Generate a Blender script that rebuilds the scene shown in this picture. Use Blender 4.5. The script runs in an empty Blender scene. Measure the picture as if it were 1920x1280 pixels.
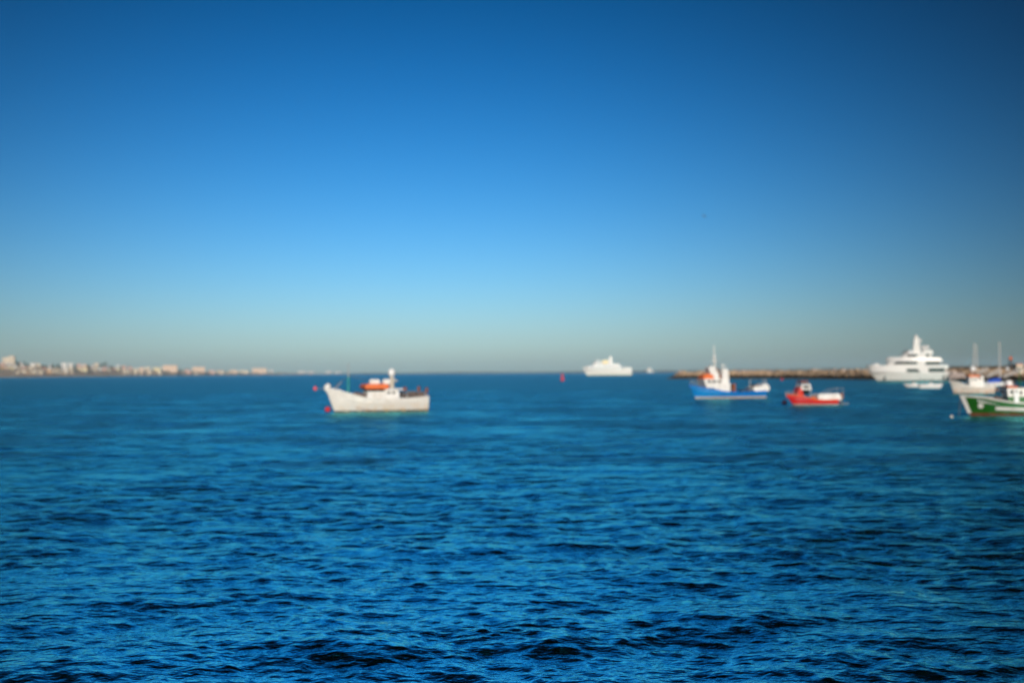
import bpy, bmesh, math, random
import numpy as np
from mathutils import Vector, Matrix

R = math.radians
sc = bpy.context.scene
col = sc.collection

# ------------------------------------------------------------------ camera
CAM_H = 5.0
FPX = 1866.7                                   # focal length in pixels of the 1920 px wide photograph (35 mm)
cam_d = bpy.data.cameras.new('camera')
cam_d.sensor_width = 36.0
cam_d.lens = 35.0
cam_d.clip_start = 0.1
cam_d.clip_end = 60000.0
cam_d.dof.use_dof = True
cam_d.dof.focus_distance = 15.0
cam_d.dof.aperture_fstop = 0.5
cam = bpy.data.objects.new('camera', cam_d)
col.objects.link(cam)
PITCH, ROLL = 1.81, -0.33
cam.matrix_world = Matrix.Translation((0, 0, CAM_H)) @ Matrix.Rotation(R(90 + PITCH), 4, 'X') @ Matrix.Rotation(R(ROLL), 4, 'Z')
sc.camera = cam
CAM_R = cam.matrix_world.to_3x3()

def ray(px, py):
    return CAM_R @ Vector(((px - 960) / FPX, -(py - 640) / FPX, -1.0))

def on_water(px, py):
    d = ray(px, py)
    t = -CAM_H / d.z
    return Vector((d.x * t, d.y * t, 0))

def at_depth(px, py, y):
    d = ray(px, py)
    t = y / d.y
    return Vector((d.x * t, y, CAM_H + d.z * t))

# ------------------------------------------------------------------ daylight
SUN_EL, SUN_AZ = 18.0, 6.0                    # behind the camera, to its right
sun_dir = Vector((math.sin(R(SUN_AZ)) * math.cos(R(SUN_EL)), -math.cos(R(SUN_AZ)) * math.cos(R(SUN_EL)), math.sin(R(SUN_EL))))
w = bpy.data.worlds.new('World')
sc.world = w
w.use_nodes = True
nt = w.node_tree
nt.nodes.clear()
def wn(t, **kw):
    n = nt.nodes.new(t)
    for k, v in kw.items(): setattr(n, k, v)
    return n
sky = wn('ShaderNodeTexSky', sky_type='NISHITA', sun_disc=False)
sky.sun_elevation = R(SUN_EL)
sky.sun_rotation = R(180 - SUN_AZ)
sky.altitude = 0.0
sky.air_density = 1.3
sky.dust_density = 0.8
sky.ozone_density = 9.0
hs = wn('ShaderNodeHueSaturation')
hs.inputs['Saturation'].default_value = 1.16
hs.inputs['Hue'].default_value = 0.504
bg = wn('ShaderNodeBackground')
bg.inputs['Strength'].default_value = 0.141
wo = wn('ShaderNodeOutputWorld')
# added lens-like falloff of the sky, shaped as an exaggerated polarising filter: darkest at right angles to the sun, (1 - k sin2 / (1 + cos2)) ^ n
tc = wn('ShaderNodeTexCoord')
dt = wn('ShaderNodeVectorMath', operation='DOT_PRODUCT')
dt.inputs[1].default_value = sun_dir
c2 = wn('ShaderNodeMath', operation='POWER'); c2.inputs[1].default_value = 2.0
s2 = wn('ShaderNodeMath', operation='SUBTRACT'); s2.inputs[0].default_value = 1.0
p1 = wn('ShaderNodeMath', operation='ADD'); p1.inputs[1].default_value = 1.0
dv = wn('ShaderNodeMath', operation='DIVIDE')
pk = wn('ShaderNodeMath', operation='MULTIPLY_ADD'); pk.inputs[1].default_value = -0.9 * 1.1; pk.inputs[2].default_value = 1.1
pn = wn('ShaderNodeMath', operation='POWER'); pn.inputs[1].default_value = 5.0
ab = wn('ShaderNodeMath', operation='ABSOLUTE')
mx = wn('ShaderNodeVectorMath', operation='SCALE')
L = nt.links.new
L(tc.outputs['Generated'], dt.inputs[0]); L(dt.outputs['Value'], ab.inputs[0]); L(ab.outputs[0], c2.inputs[0])
L(c2.outputs[0], s2.inputs[1]); L(c2.outputs[0], p1.inputs[0]); L(s2.outputs[0], dv.inputs[0]); L(p1.outputs[0], dv.inputs[1])
L(dv.outputs[0], pk.inputs[0])
L(sky.outputs[0], hs.inputs['Color']); L(hs.outputs[0], mx.inputs[0]); L(pk.outputs[0], pn.inputs[0]); L(pn.outputs[0], mx.inputs['Scale'])
L(mx.outputs[0], bg.inputs['Color']); L(bg.outputs[0], wo.inputs['Surface'])

sun_l = bpy.data.lights.new('sun', 'SUN')
sun_l.energy = 3.7
sun_l.angle = R(0.5)
sun_l.color = (1.0, 0.86, 0.67)
sun = bpy.data.objects.new('sun', sun_l)
sun.rotation_euler = sun_dir.to_track_quat('Z', 'Y').to_euler()
sun.location = (0, 0, 60)
col.objects.link(sun)

sc.view_settings.view_transform = 'Standard'
sc.view_settings.look = 'None'
sc.view_settings.exposure = 0.0
sc.view_settings.gamma = 1.0
sc.render.engine = 'CYCLES'
sc.cycles.use_denoising = True
sc.cycles.caustics_reflective = False
sc.cycles.caustics_refractive = False
sc.cycles.max_bounces = 6
sc.cycles.volume_bounces = 1

# ------------------------------------------------------------------ helpers
def mat(name, color, rough=0.6, metal=0.0, var=0.12, scale=3.0, stain=None, bump=0.0, spec=0.4):
    """painted surface with a little uneven wear; stain = (colour, amount, noise scale)"""
    m = bpy.data.materials.new(name); m.use_nodes = True
    n = m.node_tree.nodes; l = m.node_tree.links.new
    p = n['Principled BSDF']
    p.inputs['Roughness'].default_value = rough
    p.inputs['Metallic'].default_value = metal
    p.inputs['Specular IOR Level'].default_value = spec
    t = n.new('ShaderNodeTexCoord')
    no = n.new('ShaderNodeTexNoise'); no.inputs['Scale'].default_value = scale; no.inputs['Detail'].default_value = 5
    l(t.outputs['Object'], no.inputs['Vector'])
    ra = n.new('ShaderNodeValToRGB')
    ra.color_ramp.elements[0].position = 0.3; ra.color_ramp.elements[1].position = 0.7
    c = color
    ra.color_ramp.elements[0].color = (c[0] * (1 - var), c[1] * (1 - var), c[2] * (1 - var), 1)
    ra.color_ramp.elements[1].color = (min(1, c[0] * (1 + var * .6)), min(1, c[1] * (1 + var * .6)), min(1, c[2] * (1 + var * .6)), 1)
    l(no.outputs['Fac'], ra.inputs['Fac'])
    out = ra.outputs['Color']
    if stain:
        n2 = n.new('ShaderNodeTexNoise'); n2.inputs['Scale'].default_value = stain[2]; n2.inputs['Detail'].default_value = 6
        mp = n.new('ShaderNodeMapping'); mp.inputs['Scale'].default_value = (1, 1, .35)
        l(t.outputs['Object'], mp.inputs['Vector']); l(mp.outputs[0], n2.inputs['Vector'])
        r2 = n.new('ShaderNodeMapRange'); r2.inputs['From Min'].default_value = .5; r2.inputs['From Max'].default_value = .72
        r2.inputs['To Max'].default_value = stain[1]
        l(n2.outputs['Fac'], r2.inputs['Value'])
        mi = n.new('ShaderNodeMix'); mi.data_type = 'RGBA'
        mi.inputs['B'].default_value = (*stain[0], 1)
        l(r2.outputs[0], mi.inputs['Factor']); l(out, mi.inputs['A']); out = mi.outputs['Result']
    l(out, p.inputs['Base Color'])
    if bump:
        b = n.new('ShaderNodeBump'); b.inputs['Strength'].default_value = bump
        l(no.outputs['Fac'], b.inputs['Height']); l(b.outputs[0], p.inputs['Normal'])
    return m

def hull_mat(name, bands, rough=0.4, stain=None):
    """hull paint in horizontal bands: [(z from, colour), ...]; stain = (colour, z top, amount) creeps up from the waterline"""
    m = bpy.data.materials.new(name); m.use_nodes = True
    n = m.node_tree.nodes; l = m.node_tree.links.new
    p = n['Principled BSDF']; p.inputs['Roughness'].default_value = rough
    t = n.new('ShaderNodeTexCoord'); sp = n.new('ShaderNodeSeparateXYZ')
    l(t.outputs['Object'], sp.inputs[0])
    no = n.new('ShaderNodeTexNoise'); no.inputs['Scale'].default_value = 1.3; no.inputs['Detail'].default_value = 6
    l(t.outputs['Object'], no.inputs['Vector'])
    out = None
    for z, c in bands:
        if out is None:
            rgb = n.new('ShaderNodeRGB'); rgb.outputs[0].default_value = (*c, 1); out = rgb.outputs[0]; continue
        g = n.new('ShaderNodeMath'); g.operation = 'GREATER_THAN'; g.inputs[1].default_value = z
        l(sp.outputs['Z'], g.inputs[0])
        mi = n.new('ShaderNodeMix'); mi.data_type = 'RGBA'; mi.inputs['B'].default_value = (*c, 1)
        l(g.outputs[0], mi.inputs['Factor']); l(out, mi.inputs['A']); out = mi.outputs['Result']
    mp = n.new('ShaderNodeMapRange'); mp.inputs['From Min'].default_value = .35; mp.inputs['From Max'].default_value = .7
    mp.inputs['To Min'].default_value = .86; mp.inputs['To Max'].default_value = 1.04
    l(no.outputs['Fac'], mp.inputs['Value'])
    sv = n.new('ShaderNodeVectorMath'); sv.operation = 'SCALE'
    l(out, sv.inputs[0]); l(mp.outputs[0], sv.inputs['Scale']); out = sv.outputs[0]
    if stain:
        c, zt, amt = stain
        zr = n.new('ShaderNodeMapRange'); zr.inputs['From Min'].default_value = zt; zr.inputs['From Max'].default_value = 0.0
        zr.inputs['To Max'].default_value = 1.0
        l(sp.outputs['Z'], zr.inputs['Value'])
        nr = n.new('ShaderNodeMapRange'); nr.inputs['From Min'].default_value = .4; nr.inputs['From Max'].default_value = .62; nr.inputs['To Max'].default_value = amt
        l(no.outputs['Fac'], nr.inputs['Value'])
        mu = n.new('ShaderNodeMath'); mu.operation = 'MULTIPLY'; l(zr.outputs[0], mu.inputs[0]); l(nr.outputs[0], mu.inputs[1])
        mi = n.new('ShaderNodeMix'); mi.data_type = 'RGBA'; mi.inputs['B'].default_value = (*c, 1)
        l(mu.outputs[0], mi.inputs['Factor']); l(out, mi.inputs['A']); out = mi.outputs['Result']
    l(out, p.inputs['Base Color'])
    return m
# ------------------------------------------------------------------ mesh helpers
class MB:
    """collects shapes and links them as one mesh object"""
    def __init__(s): s.v = []; s.f = []
    def add(s, vs, fs):
        o = len(s.v); s.v += [tuple(v) for v in vs]; s.f += [tuple(o + i for i in f) for f in fs]; return s
    def box(s, x0, x1, y0, y1, z0, z1):
        return s.add([(x0, y0, z0), (x1, y0, z0), (x1, y1, z0), (x0, y1, z0), (x0, y0, z1), (x1, y0, z1), (x1, y1, z1), (x0, y1, z1)],
                     [(3, 2, 1, 0), (4, 5, 6, 7), (0, 1, 5, 4), (1, 2, 6, 5), (2, 3, 7, 6), (3, 0, 4, 7)])
    def prism(s, pts, y0, y1, inset=0.0):
        """outline in (x, z), counter-clockwise, drawn out along y; inset tapers the upper points inwards"""
        n = len(pts); zs = [p[1] for p in pts]; a, b = min(zs), max(zs)
        k = lambda z: inset * (z - a) / (b - a + 1e-9)
        vs = [(x, y0 + k(z), z) for x, z in pts] + [(x, y1 - k(z), z) for x, z in pts]
        fs = [tuple(range(n)), tuple(range(2 * n - 1, n - 1, -1))] + [(i, i + n, (i + 1) % n + n, (i + 1) % n) for i in range(n)]
        return s.add(vs, fs)
    def tube(s, p, q, r0, r1=None, n=8):
        r1 = r0 if r1 is None else r1
        p, q = Vector(p), Vector(q); d = (q - p).normalized()
        u = d.orthogonal().normalized(); w_ = d.cross(u)
        vs = [p + (u * math.cos(2 * math.pi * i / n) + w_ * math.sin(2 * math.pi * i / n)) * r0 for i in range(n)]
        vs += [q + (u * math.cos(2 * math.pi * i / n) + w_ * math.sin(2 * math.pi * i / n)) * r1 for i in range(n)]
        fs = [(i, (i + 1) % n, (i + 1) % n + n, i + n) for i in range(n)] + [tuple(range(n - 1, -1, -1)), tuple(range(n, 2 * n))]
        return s.add(vs, fs)
    def path(s, pts, r, n=6):
        for a, b in zip(pts, pts[1:]): s.tube(a, b, r, n=n)
        return s
    def ball(s, c, rx, ry=None, rz=None, n=14, m=9, jit=0.0, rng=None):
        ry = rx if ry is None else ry; rz = rx if rz is None else rz
        vs = []
        for i in range(1, m):
            t = math.pi * i / m
            for j in range(n):
                a = 2 * math.pi * j / n
                k = 1 + (rng.uniform(-jit, jit) if jit else 0)
                vs.append((c[0] + rx * k * math.sin(t) * math.cos(a), c[1] + ry * k * math.sin(t) * math.sin(a), c[2] + rz * k * math.cos(t)))
        vs += [(c[0], c[1], c[2] + rz), (c[0], c[1], c[2] - rz)]
        T, B = len(vs) - 2, len(vs) - 1
        fs = []
        for i in range(m - 2):
            for j in range(n):
                a, b = i * n + j, i * n + (j + 1) % n
                fs.append((a, a + n, b + n, b))
        for j in range(n):
            fs.append((T, j, (j + 1) % n)); e = (m - 2) * n
            fs.append((B, e + (j + 1) % n, e + j))
        return s.add(vs, fs)
    def lathe(s, prof, c=(0, 0, 0), n=16):
        vs = []; k = len(prof)
        for r, z in prof:
            for j in range(n):
                a = 2 * math.pi * j / n; vs.append((c[0] + r * math.cos(a), c[1] + r * math.sin(a), c[2] + z))
        fs = [(i * n + j, i * n + (j + 1) % n, (i + 1) * n + (j + 1) % n, (i + 1) * n + j) for i in range(k - 1) for j in range(n)]
        fs += [tuple(range(n - 1, -1, -1)), tuple(range((k - 1) * n, k * n))]
        return s.add(vs, fs)
    def slab(s, x0, x1, hw, z0, z1, nose=0.0, rake=0.0, tail=0.0, tuck=0.0, sheer=0.0):
        """a deck-house or deck: plan with a rounded nose at x1; the top set back by rake in front, tail behind, tuck at the sides; sheer lifts the nose"""
        def plan(xa, xb, h, z):
            pts = []; N = 10
            nl = min(nose, xb - xa - 0.1)
            pts.append((xa, -h)); 
            for i in range(N + 1):
                t = -math.pi / 2 + math.pi * i / N
                pts.append((xb - nl + nl * math.cos(t) ** .8 if abs(math.cos(t)) > 1e-6 else xb - nl, h * math.sin(t)))
            pts.append((xa, h))
            return [(x, y, z + sheer * max(0, (x - xa) / (xb - xa)) ** 2) for x, y in pts]
        a = plan(x0, x1, hw, z0); b = plan(x0 + tail, x1 - rake, hw - tuck, z1); n = len(a)
        fs = [tuple(range(n - 1, -1, -1)), tuple(range(n, 2 * n))] + [(i, (i + 1) % n, (i + 1) % n + n, i + n) for i in range(n)]
        return s.add(a + b, fs)
    def build(s, name, m, parent=None, smooth=False, bevel=0.0):
        me = bpy.data.meshes.new(name); me.from_pydata(s.v, [], s.f); me.validate(); me.update()
        me.materials.append(m)
        if smooth:
            me.polygons.foreach_set('use_smooth', [True] * len(me.polygons))
            me.set_sharp_from_angle(angle=R(40))
        o = bpy.data.objects.new(name, me); col.objects.link(o)
        if parent: o.parent = parent
        if bevel:
            b = o.modifiers.new('bevel', 'BEVEL'); b.width = bevel; b.segments = 2; b.limit_method = 'ANGLE'
        return o

def tag(o, label, cat, group=None, kind=None):
    o['label'] = label; o['category'] = cat
    if group: o['group'] = group
    if kind: o['kind'] = kind
    return o

def thing(name, label, cat, loc=(0, 0, 0), rz=0.0, group=None):
    o = bpy.data.objects.new(name, None); col.objects.link(o)
    o.empty_display_size = 0.5
    o.location = loc; o.rotation_euler = (0, 0, rz)
    return tag(o, label, cat, group)

M = dict(
    white=mat('white_paint', (.80, .79, .75), .35, stain=((.42, .30, .18), .35, 1.2)),
    yacht=mat('yacht_white', (.68, .67, .64), .25, var=.05),
    clean=mat('gloss_white', (.82, .82, .80), .22, var=.05),
    cream=mat('cream_paint', (.70, .62, .48), .5),
    grey=mat('grey_metal', (.32, .33, .34), .5, .4),
    dark=mat('dark_steel', (.05, .05, .055), .5),
    rope=mat('worn_rope', (.16, .13, .10), .9),
    glass=mat('dark_glass', (.010, .016, .014), .25, var=.02, spec=.2),
    orange=mat('orange_paint', (.75, .16, .035), .5),
    teal=mat('teal_paint', (.01, .22, .27), .5),
    red=mat('red_paint', (.62, .035, .02), .4),
    rust=mat('rusty_steel', (.26, .09, .045), .8, var=.4),
    blue=mat('blue_paint', (.004, .13, .50), .4),
    canvas=mat('blue_canvas', (.01, .07, .42), .8),
    green=mat('green_paint', (.012, .11, .006), .4),
    wood=mat('weathered_wood', (.30, .22, .14), .8, var=.3),
    pink=mat('buoy_pink', (.80, .13, .16), .5),
    buoyred=mat('buoy_red', (.55, .03, .05), .5),
    yellow=mat('funnel_yellow', (.72, .52, .06), .45),
    net=mat('net_brown', (.17, .12, .10), .95, var=.5, scale=9),
    alu=mat('mast_aluminium', (.62, .58, .53), .45),
)

def lerp_pts(pts, x):
    pts = sorted(pts)
    if x <= pts[0][0]: return pts[0][1]
    for (a, za), (b, zb) in zip(pts, pts[1:]):
        if x <= b:
            t = (x - a) / (b - a); return za + (zb - za) * t
    return pts[-1][1]

class Boat:
    """a boat afloat: local +x towards the bow, +y to port, z = 0 at the waterline.
    X() and Z() give its lengths and heights from measurements in the photograph"""
    def __init__(s, name, label, cat, cx, wl, toward, group=None):
        p = on_water(cx, wl); s.cx, s.wl = cx, wl
        a = math.atan2(p.x, p.y)
        s.mz = p.y / FPX; s.mx = p.y * math.cos(a) / FPX / math.cos(R(toward))
        s.root = thing(name, label, cat, p, math.pi + R(toward) - a, group)
    def X(s, px): return (s.cx - px) * s.mx
    def Z(s, py): return (s.wl - py) * s.mz
    def P(s, px, py, y=0.0): return (s.X(px), y, s.Z(py))

    def hull(s, stern, stem, stem_wl, sheer, beam, material, deck_mat, rail_mat, bulwark=0.5, draft=0.8, transom=.7, vee=.75, rail=.14, bulge=.28, rail_h=.09, stern_rake=0.0):
        X0, X1, XW = s.X(stern), s.X(stem), s.X(stem_wl)
        sh = [(s.X(a), s.Z(b)) for a, b in sheer]
        zb = lerp_pts(sh, X1)
        n, m = 36, 12
        def plan(t):
            if t < .42: return transom + (1 - transom) * math.sin(math.pi / 2 * t / .42)
            return max(0.0, 1 - ((t - .42) / .58) ** 2.3) ** .85
        def pt(t, q, side, grow=0.0):
            """q = 0 at the keel, 1 at the sheer"""
            xs = X0 + t * (X1 - X0); z1 = lerp_pts(sh, xs); z = -draft + q * (z1 + draft)
            x = xs - (X1 - XW) * (1 - z / zb) * t ** 5 + stern_rake * (1 - max(z, 0) / max(z1, .1)) * (1 - t) ** 8
            e = bulge + vee * max(0, t - .3) ** 1.6
            y = beam / 2 * plan(t) * max(q, 0) ** e + .035
            return Vector((x, side * (y + grow), z))
        s.pt = pt
        s.sheer_z = lambda x: lerp_pts(sh, x)
        s.half = lambda x: pt(min(1, max(0, (x - X0) / (X1 - X0))), 1, 1).y
        h = MB()
        for side in (1, -1):
            vs = [pt(i / n, j / m, side) for i in range(n + 1) for j in range(m + 1)]
            fs = [(i * (m + 1) + j, (i + 1) * (m + 1) + j, (i + 1) * (m + 1) + j + 1, i * (m + 1) + j + 1) for i in range(n) for j in range(m)]
            if side > 0: fs = [f[::-1] for f in fs]
            h.add(vs, fs)
            # inner face of the bulwark
            def dz(t): return lerp_pts(sh, X0 + t * (X1 - X0)) - bulwark - .05
            vi = []
            for i in range(n + 1):
                t = i / n; a = pt(t, 1, side); w_ = max(.01, abs(a.y) - .10)
                vi += [(a.x - .1 * t ** 6, side * w_, a.z), (a.x - .1 * t ** 6, side * w_, dz(t))]
            fi = [(2 * i, 2 * i + 1, 2 * i + 3, 2 * i + 2) for i in range(n)]
            if side > 0: fi = [f[::-1] for f in fi]
            h.add(vi, fi)
        # transom
        vs = [pt(0, j / m, 1) for j in range(m + 1)] + [pt(0, j / m, -1) for j in range(m + 1)]
        h.add(vs, [(j, j + 1, m + 2 + j, m + 1 + j) for j in range(m)])
        h.add([pt(1, j / m, 1) for j in range(m + 1)] + [pt(1, j / m, -1) for j in range(m + 1)], [(j, m + 1 + j, m + 2 + j, j + 1) for j in range(m)])
        s.hull_o = h.build('hull', material, s.root, smooth=True)
        d = MB(); vs = []
        for i in range(n + 1):
            t = i / n; a = pt(t, 1, 1); w_ = max(.005, a.y - .06); z = lerp_pts(sh, X0 + t * (X1 - X0)) - bulwark
            vs += [(a.x - .08, w_, z), (a.x - .08, -w_, z)]
        d.add(vs, [(2 * i, 2 * i + 1, 2 * i + 3, 2 * i + 2) for i in range(n)])
        d.build('deck', deck_mat, s.root)
        g = MB()
        for side in (1, -1):
            ring = []
            for i in range(n + 1):
                a = pt(i / n, 1, side)
                yi = side * max(.004, abs(a.y) - rail); yo = side * (abs(a.y) + .035)
                ring.append([(a.x, yo, a.z - .02), (a.x, yo, a.z + rail_h), (a.x, yi, a.z + rail_h), (a.x, yi, a.z - .02)])
            vs = [p for r in ring for p in r]
            fs = [(4 * i + k, 4 * i + (k + 1) % 4, 4 * i + 4 + (k + 1) % 4, 4 * i + 4 + k) for i in range(n) for k in range(4)] + [(0, 1, 2, 3)[::-1], tuple(4 * n + k for k in range(4))]
            if side < 0: fs = [f[::-1] for f in fs]
            g.add(vs, fs)
        a = pt(0, 1, 1); g.box(a.x - .03, a.x + rail, -a.y + .16, a.y - .16, a.z - .02, a.z + rail_h - .004)
        g.build('gunwale', rail_mat, s.root)
        return s

    def strake(s, name, material, px0, px1, py0, py1, h, proud=.06, label=None):
        """a plank along both sides of the hull; px/py give its ends in the photograph"""
        x0, x1 = sorted((s.X(px0), s.X(px1))); z_at = lambda x: lerp_pts([(s.X(px0), s.Z(py0)), (s.X(px1), s.Z(py1))], x)
        X0 = s.pt(0, 1, 1).x; X1 = s.pt(1, 1, 1).x
        for side in (1, -1):
            b = MB(); ring = []
            for i in range(17):
                x = x0 + (x1 - x0) * i / 16; t = min(1, max(0, (x - X0) / (X1 - X0)))
                top = s.pt(t, 1, 1); low = s.pt(t, 0, 1)
                zc = z_at(x); q = lambda z: (z - low.z) / (top.z - low.z)
                lo, hi = s.pt(t, q(zc - h / 2), side), s.pt(t, q(zc + h / 2), side)
                ring.append([lo + Vector((0, -side * .03, 0)), lo + Vector((0, side * proud, 0)), hi + Vector((0, side * proud, 0)), hi + Vector((0, -side * .03, 0))])
            vs = [p for r in ring for p in r]
            fs = [(4 * i + k, 4 * i + 4 + k, 4 * i + 4 + (k + 1) % 4, 4 * i + (k + 1) % 4) for i in range(16) for k in range(4)] + [(0, 1, 2, 3), (67, 66, 65, 64)]
            if side > 0: fs = [f[::-1] for f in fs]
            b.add(vs, fs)
            b.build(name, material, s.root)
    def b(s, mb, name, material, parent=None, **k): return mb.build(name, material, parent or s.root, **k)
# ------------------------------------------------------------------ water: one wind-ruffled sheet out to the horizon
def build_water():
    rng = np.random.default_rng(11)
    th = np.concatenate([np.linspace(R(-44), R(44), 1050), np.linspace(R(44), R(316), 60)[1:-1]])
    r1 = np.exp(np.linspace(math.log(7.0), math.log(280.0), 1200))
    r2 = np.exp(np.linspace(math.log(280.0), math.log(12000.0), 60))[1:]
    rr = np.concatenate([np.linspace(1.0, 7.0, 30)[:-1], r1, r2])
    nr, nth = len(rr), len(th)
    dr = np.gradient(rr); dth = np.gradient(np.concatenate([th, [R(316)]]))[:-1]
    RR, TT = np.meshgrid(rr, th, indexing='ij')
    X = RR * np.sin(TT); Y = RR * np.cos(TT)
    SP = np.maximum(np.repeat(dr[:, None], nth, 1), RR * dth[None, :] * 0.8)
    X = X.ravel(); Y = Y.ravel(); SP = SP.ravel()
    Z = np.zeros_like(X); DX = np.zeros_like(X); DY = np.zeros_like(X)
    n = 140
    lam = np.exp(np.linspace(math.log(0.14), math.log(9.0), n))
    wgt = np.exp(-0.5 * ((np.log(lam) - math.log(0.45)) / 1.05) ** 2)
    wgt += 0.33 * np.exp(-0.5 * ((np.log(lam) - math.log(4.2)) / 0.4) ** 2)
    tot = 0.5 * np.sum(wgt ** 2); wgt *= WAVE_SLOPE / math.sqrt(tot)
    main = R(-102)                               # the waves run towards the quay, a little to the left
    kept = np.zeros_like(X)
    for i in range(n):
        k = 2 * math.pi / lam[i]
        a = main + (R(22) if i % 2 else R(-22)) + rng.normal(0, R(36 if lam[i] < 2 else 50))
        ph = rng.uniform(0, 2 * math.pi)
        att = np.clip((lam[i] / SP - 2.5) / 3.0, 0, 1)
        arg = k * (math.cos(a) * X + math.sin(a) * Y) + ph
        amp = wgt[i] / k * att
        Z += amp * np.cos(arg)
        s = np.sin(arg) * amp * 0.45
        DX -= math.cos(a) * s; DY -= math.sin(a) * s
        kept += wgt[i] ** 2 * att
    kept = 1 - kept / np.sum(wgt ** 2)
    # wind patches: the chop is stronger in some places than in others
    g = np.zeros_like(X)
    for i in range(40):
        lw = math.exp(rng.uniform(math.log(5), math.log(40))); a = R(90) + rng.normal(0, R(60))
        g += np.clip(lw / SP - 3, 0, 1) * np.cos(2 * math.pi / lw * (math.cos(a) * X + math.sin(a) * Y) + rng.uniform(0, 6.28))
    g /= math.sqrt(20)
    kept *= np.clip(1 + 0.25 * g, .2, 2)
    gain = 1 + 0.16 * g
    Z *= gain
    co = np.empty((nr * nth + 1, 3), np.float32)
    co[:-1, 0] = X + DX; co[:-1, 1] = Y + DY; co[:-1, 2] = Z
    co[-1] = (0, 0, 0)
    i = np.arange(nr - 1)[:, None] * nth; j = np.arange(nth)[None, :]; j2 = (j + 1) % nth
    q = np.stack([i + j, i + j2, i + nth + j2, i + nth + j], -1).reshape(-1, 4)[:, ::-1]
    tri = np.stack([np.full(nth, nr * nth), np.arange(nth), (np.arange(nth) + 1) % nth], -1)[:, ::-1]
    me = bpy.data.meshes.new('water')
    me.vertices.add(len(co)); me.vertices.foreach_set('co', co.ravel())
    nl = q.size + tri.size
    me.loops.add(nl); me.loops.foreach_set('vertex_index', np.concatenate([q.ravel(), tri.ravel()]).astype(np.int32))
    me.polygons.add(len(q) + len(tri))
    ls = np.concatenate([np.arange(len(q)) * 4, q.size + np.arange(len(tri)) * 3]).astype(np.int32)
    me.polygons.foreach_set('loop_start', ls)
    me.update(calc_edges=True); me.validate()
    me.polygons.foreach_set('use_smooth', np.ones(len(me.polygons), bool))
    at = me.attributes.new('ripple', 'FLOAT', 'POINT')     # share of the chop too fine for this part of the sheet
    at.data.foreach_set('value', np.concatenate([kept, [0]]).astype(np.float32))
    o = bpy.data.objects.new('water', me); col.objects.link(o); o['kind'] = 'structure'
    m = bpy.data.materials.new('sea_water'); m.use_nodes = True
    nn = m.node_tree.nodes; l = m.node_tree.links.new
    nn.remove(nn['Principled BSDF'])
    df = nn.new('ShaderNodeBsdfDiffuse')                     # light coming back out of the water body
    gl = nn.new('ShaderNodeBsdfGlossy'); gl.inputs['Color'].default_value = (*REFLECT, 1)
    fr = nn.new('ShaderNodeFresnel'); fr.inputs['IOR'].default_value = WATER_IOR
    ms = nn.new('ShaderNodeMixShader')
    l(fr.outputs[0], ms.inputs['Fac']); l(df.outputs[0], ms.inputs[1]); l(gl.outputs[0], ms.inputs[2])
    l(ms.outputs[0], nn['Material Output'].inputs['Surface'])
    t = nn.new('ShaderNodeTexCoord')
    av = nn.new('ShaderNodeAttribute'); av.attribute_name = 'ripple'
    # colour of the water body: slow patches of bluer and greener water
    n0 = nn.new('ShaderNodeTexNoise'); n0.inputs['Scale'].default_value = 0.03; n0.inputs['Detail'].default_value = 4
    l(t.outputs['Object'], n0.inputs['Vector'])
    r0 = nn.new('ShaderNodeValToRGB'); r0.color_ramp.elements[0].position = .35; r0.color_ramp.elements[1].position = .65
    r0.color_ramp.elements[0].color = (*WATER_A, 1); r0.color_ramp.elements[1].color = (*WATER_B, 1)
    l(n0.outputs['Fac'], r0.inputs['Fac']); l(r0.outputs[0], df.inputs['Color'])
    rg = nn.new('ShaderNodeMapRange'); rg.inputs['To Min'].default_value = 0.07; rg.inputs['To Max'].default_value = WATER_ROUGH
    l(av.outputs['Fac'], rg.inputs['Value']); l(rg.outputs[0], gl.inputs['Roughness'])
    mp = nn.new('ShaderNodeMapping'); mp.inputs['Rotation'].default_value = (0, 0, R(12)); mp.inputs['Scale'].default_value = (.55, 1, 1)
    l(t.outputs['Object'], mp.inputs['Vector'])
    n1 = nn.new('ShaderNodeTexNoise'); n1.inputs['Scale'].default_value = 5.5; n1.inputs['Detail'].default_value = 3
    n2 = nn.new('ShaderNodeTexNoise'); n2.inputs['Scale'].default_value = .9; n2.inputs['Detail'].default_value = 5
    l(mp.outputs[0], n1.inputs['Vector']); l(mp.outputs[0], n2.inputs['Vector'])
    b1 = nn.new('ShaderNodeBump'); b1.inputs['Strength'].default_value = 1.0; b1.inputs['Distance'].default_value = 0.045
    b2 = nn.new('ShaderNodeBump'); b2.inputs['Distance'].default_value = 1.6
    l(n1.outputs['Fac'], b1.inputs['Height']); l(n2.outputs['Fac'], b2.inputs['Height'])
    l(av.outputs['Fac'], b2.inputs['Strength']); l(b1.outputs[0], b2.inputs['Normal']); [l(b2.outputs[0], q_.inputs['Normal']) for q_ in (df, gl, fr)]
    me.materials.append(m)
    return o
WAVE_SLOPE = 0.155
WATER_A = (0.0, 0.021, 0.038)
WATER_B = (0.0, 0.029, 0.050)
REFLECT = (0.19, 0.79, 0.90)
WATER_IOR = 1.39
WATER_ROUGH = 0.32
build_water()
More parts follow.
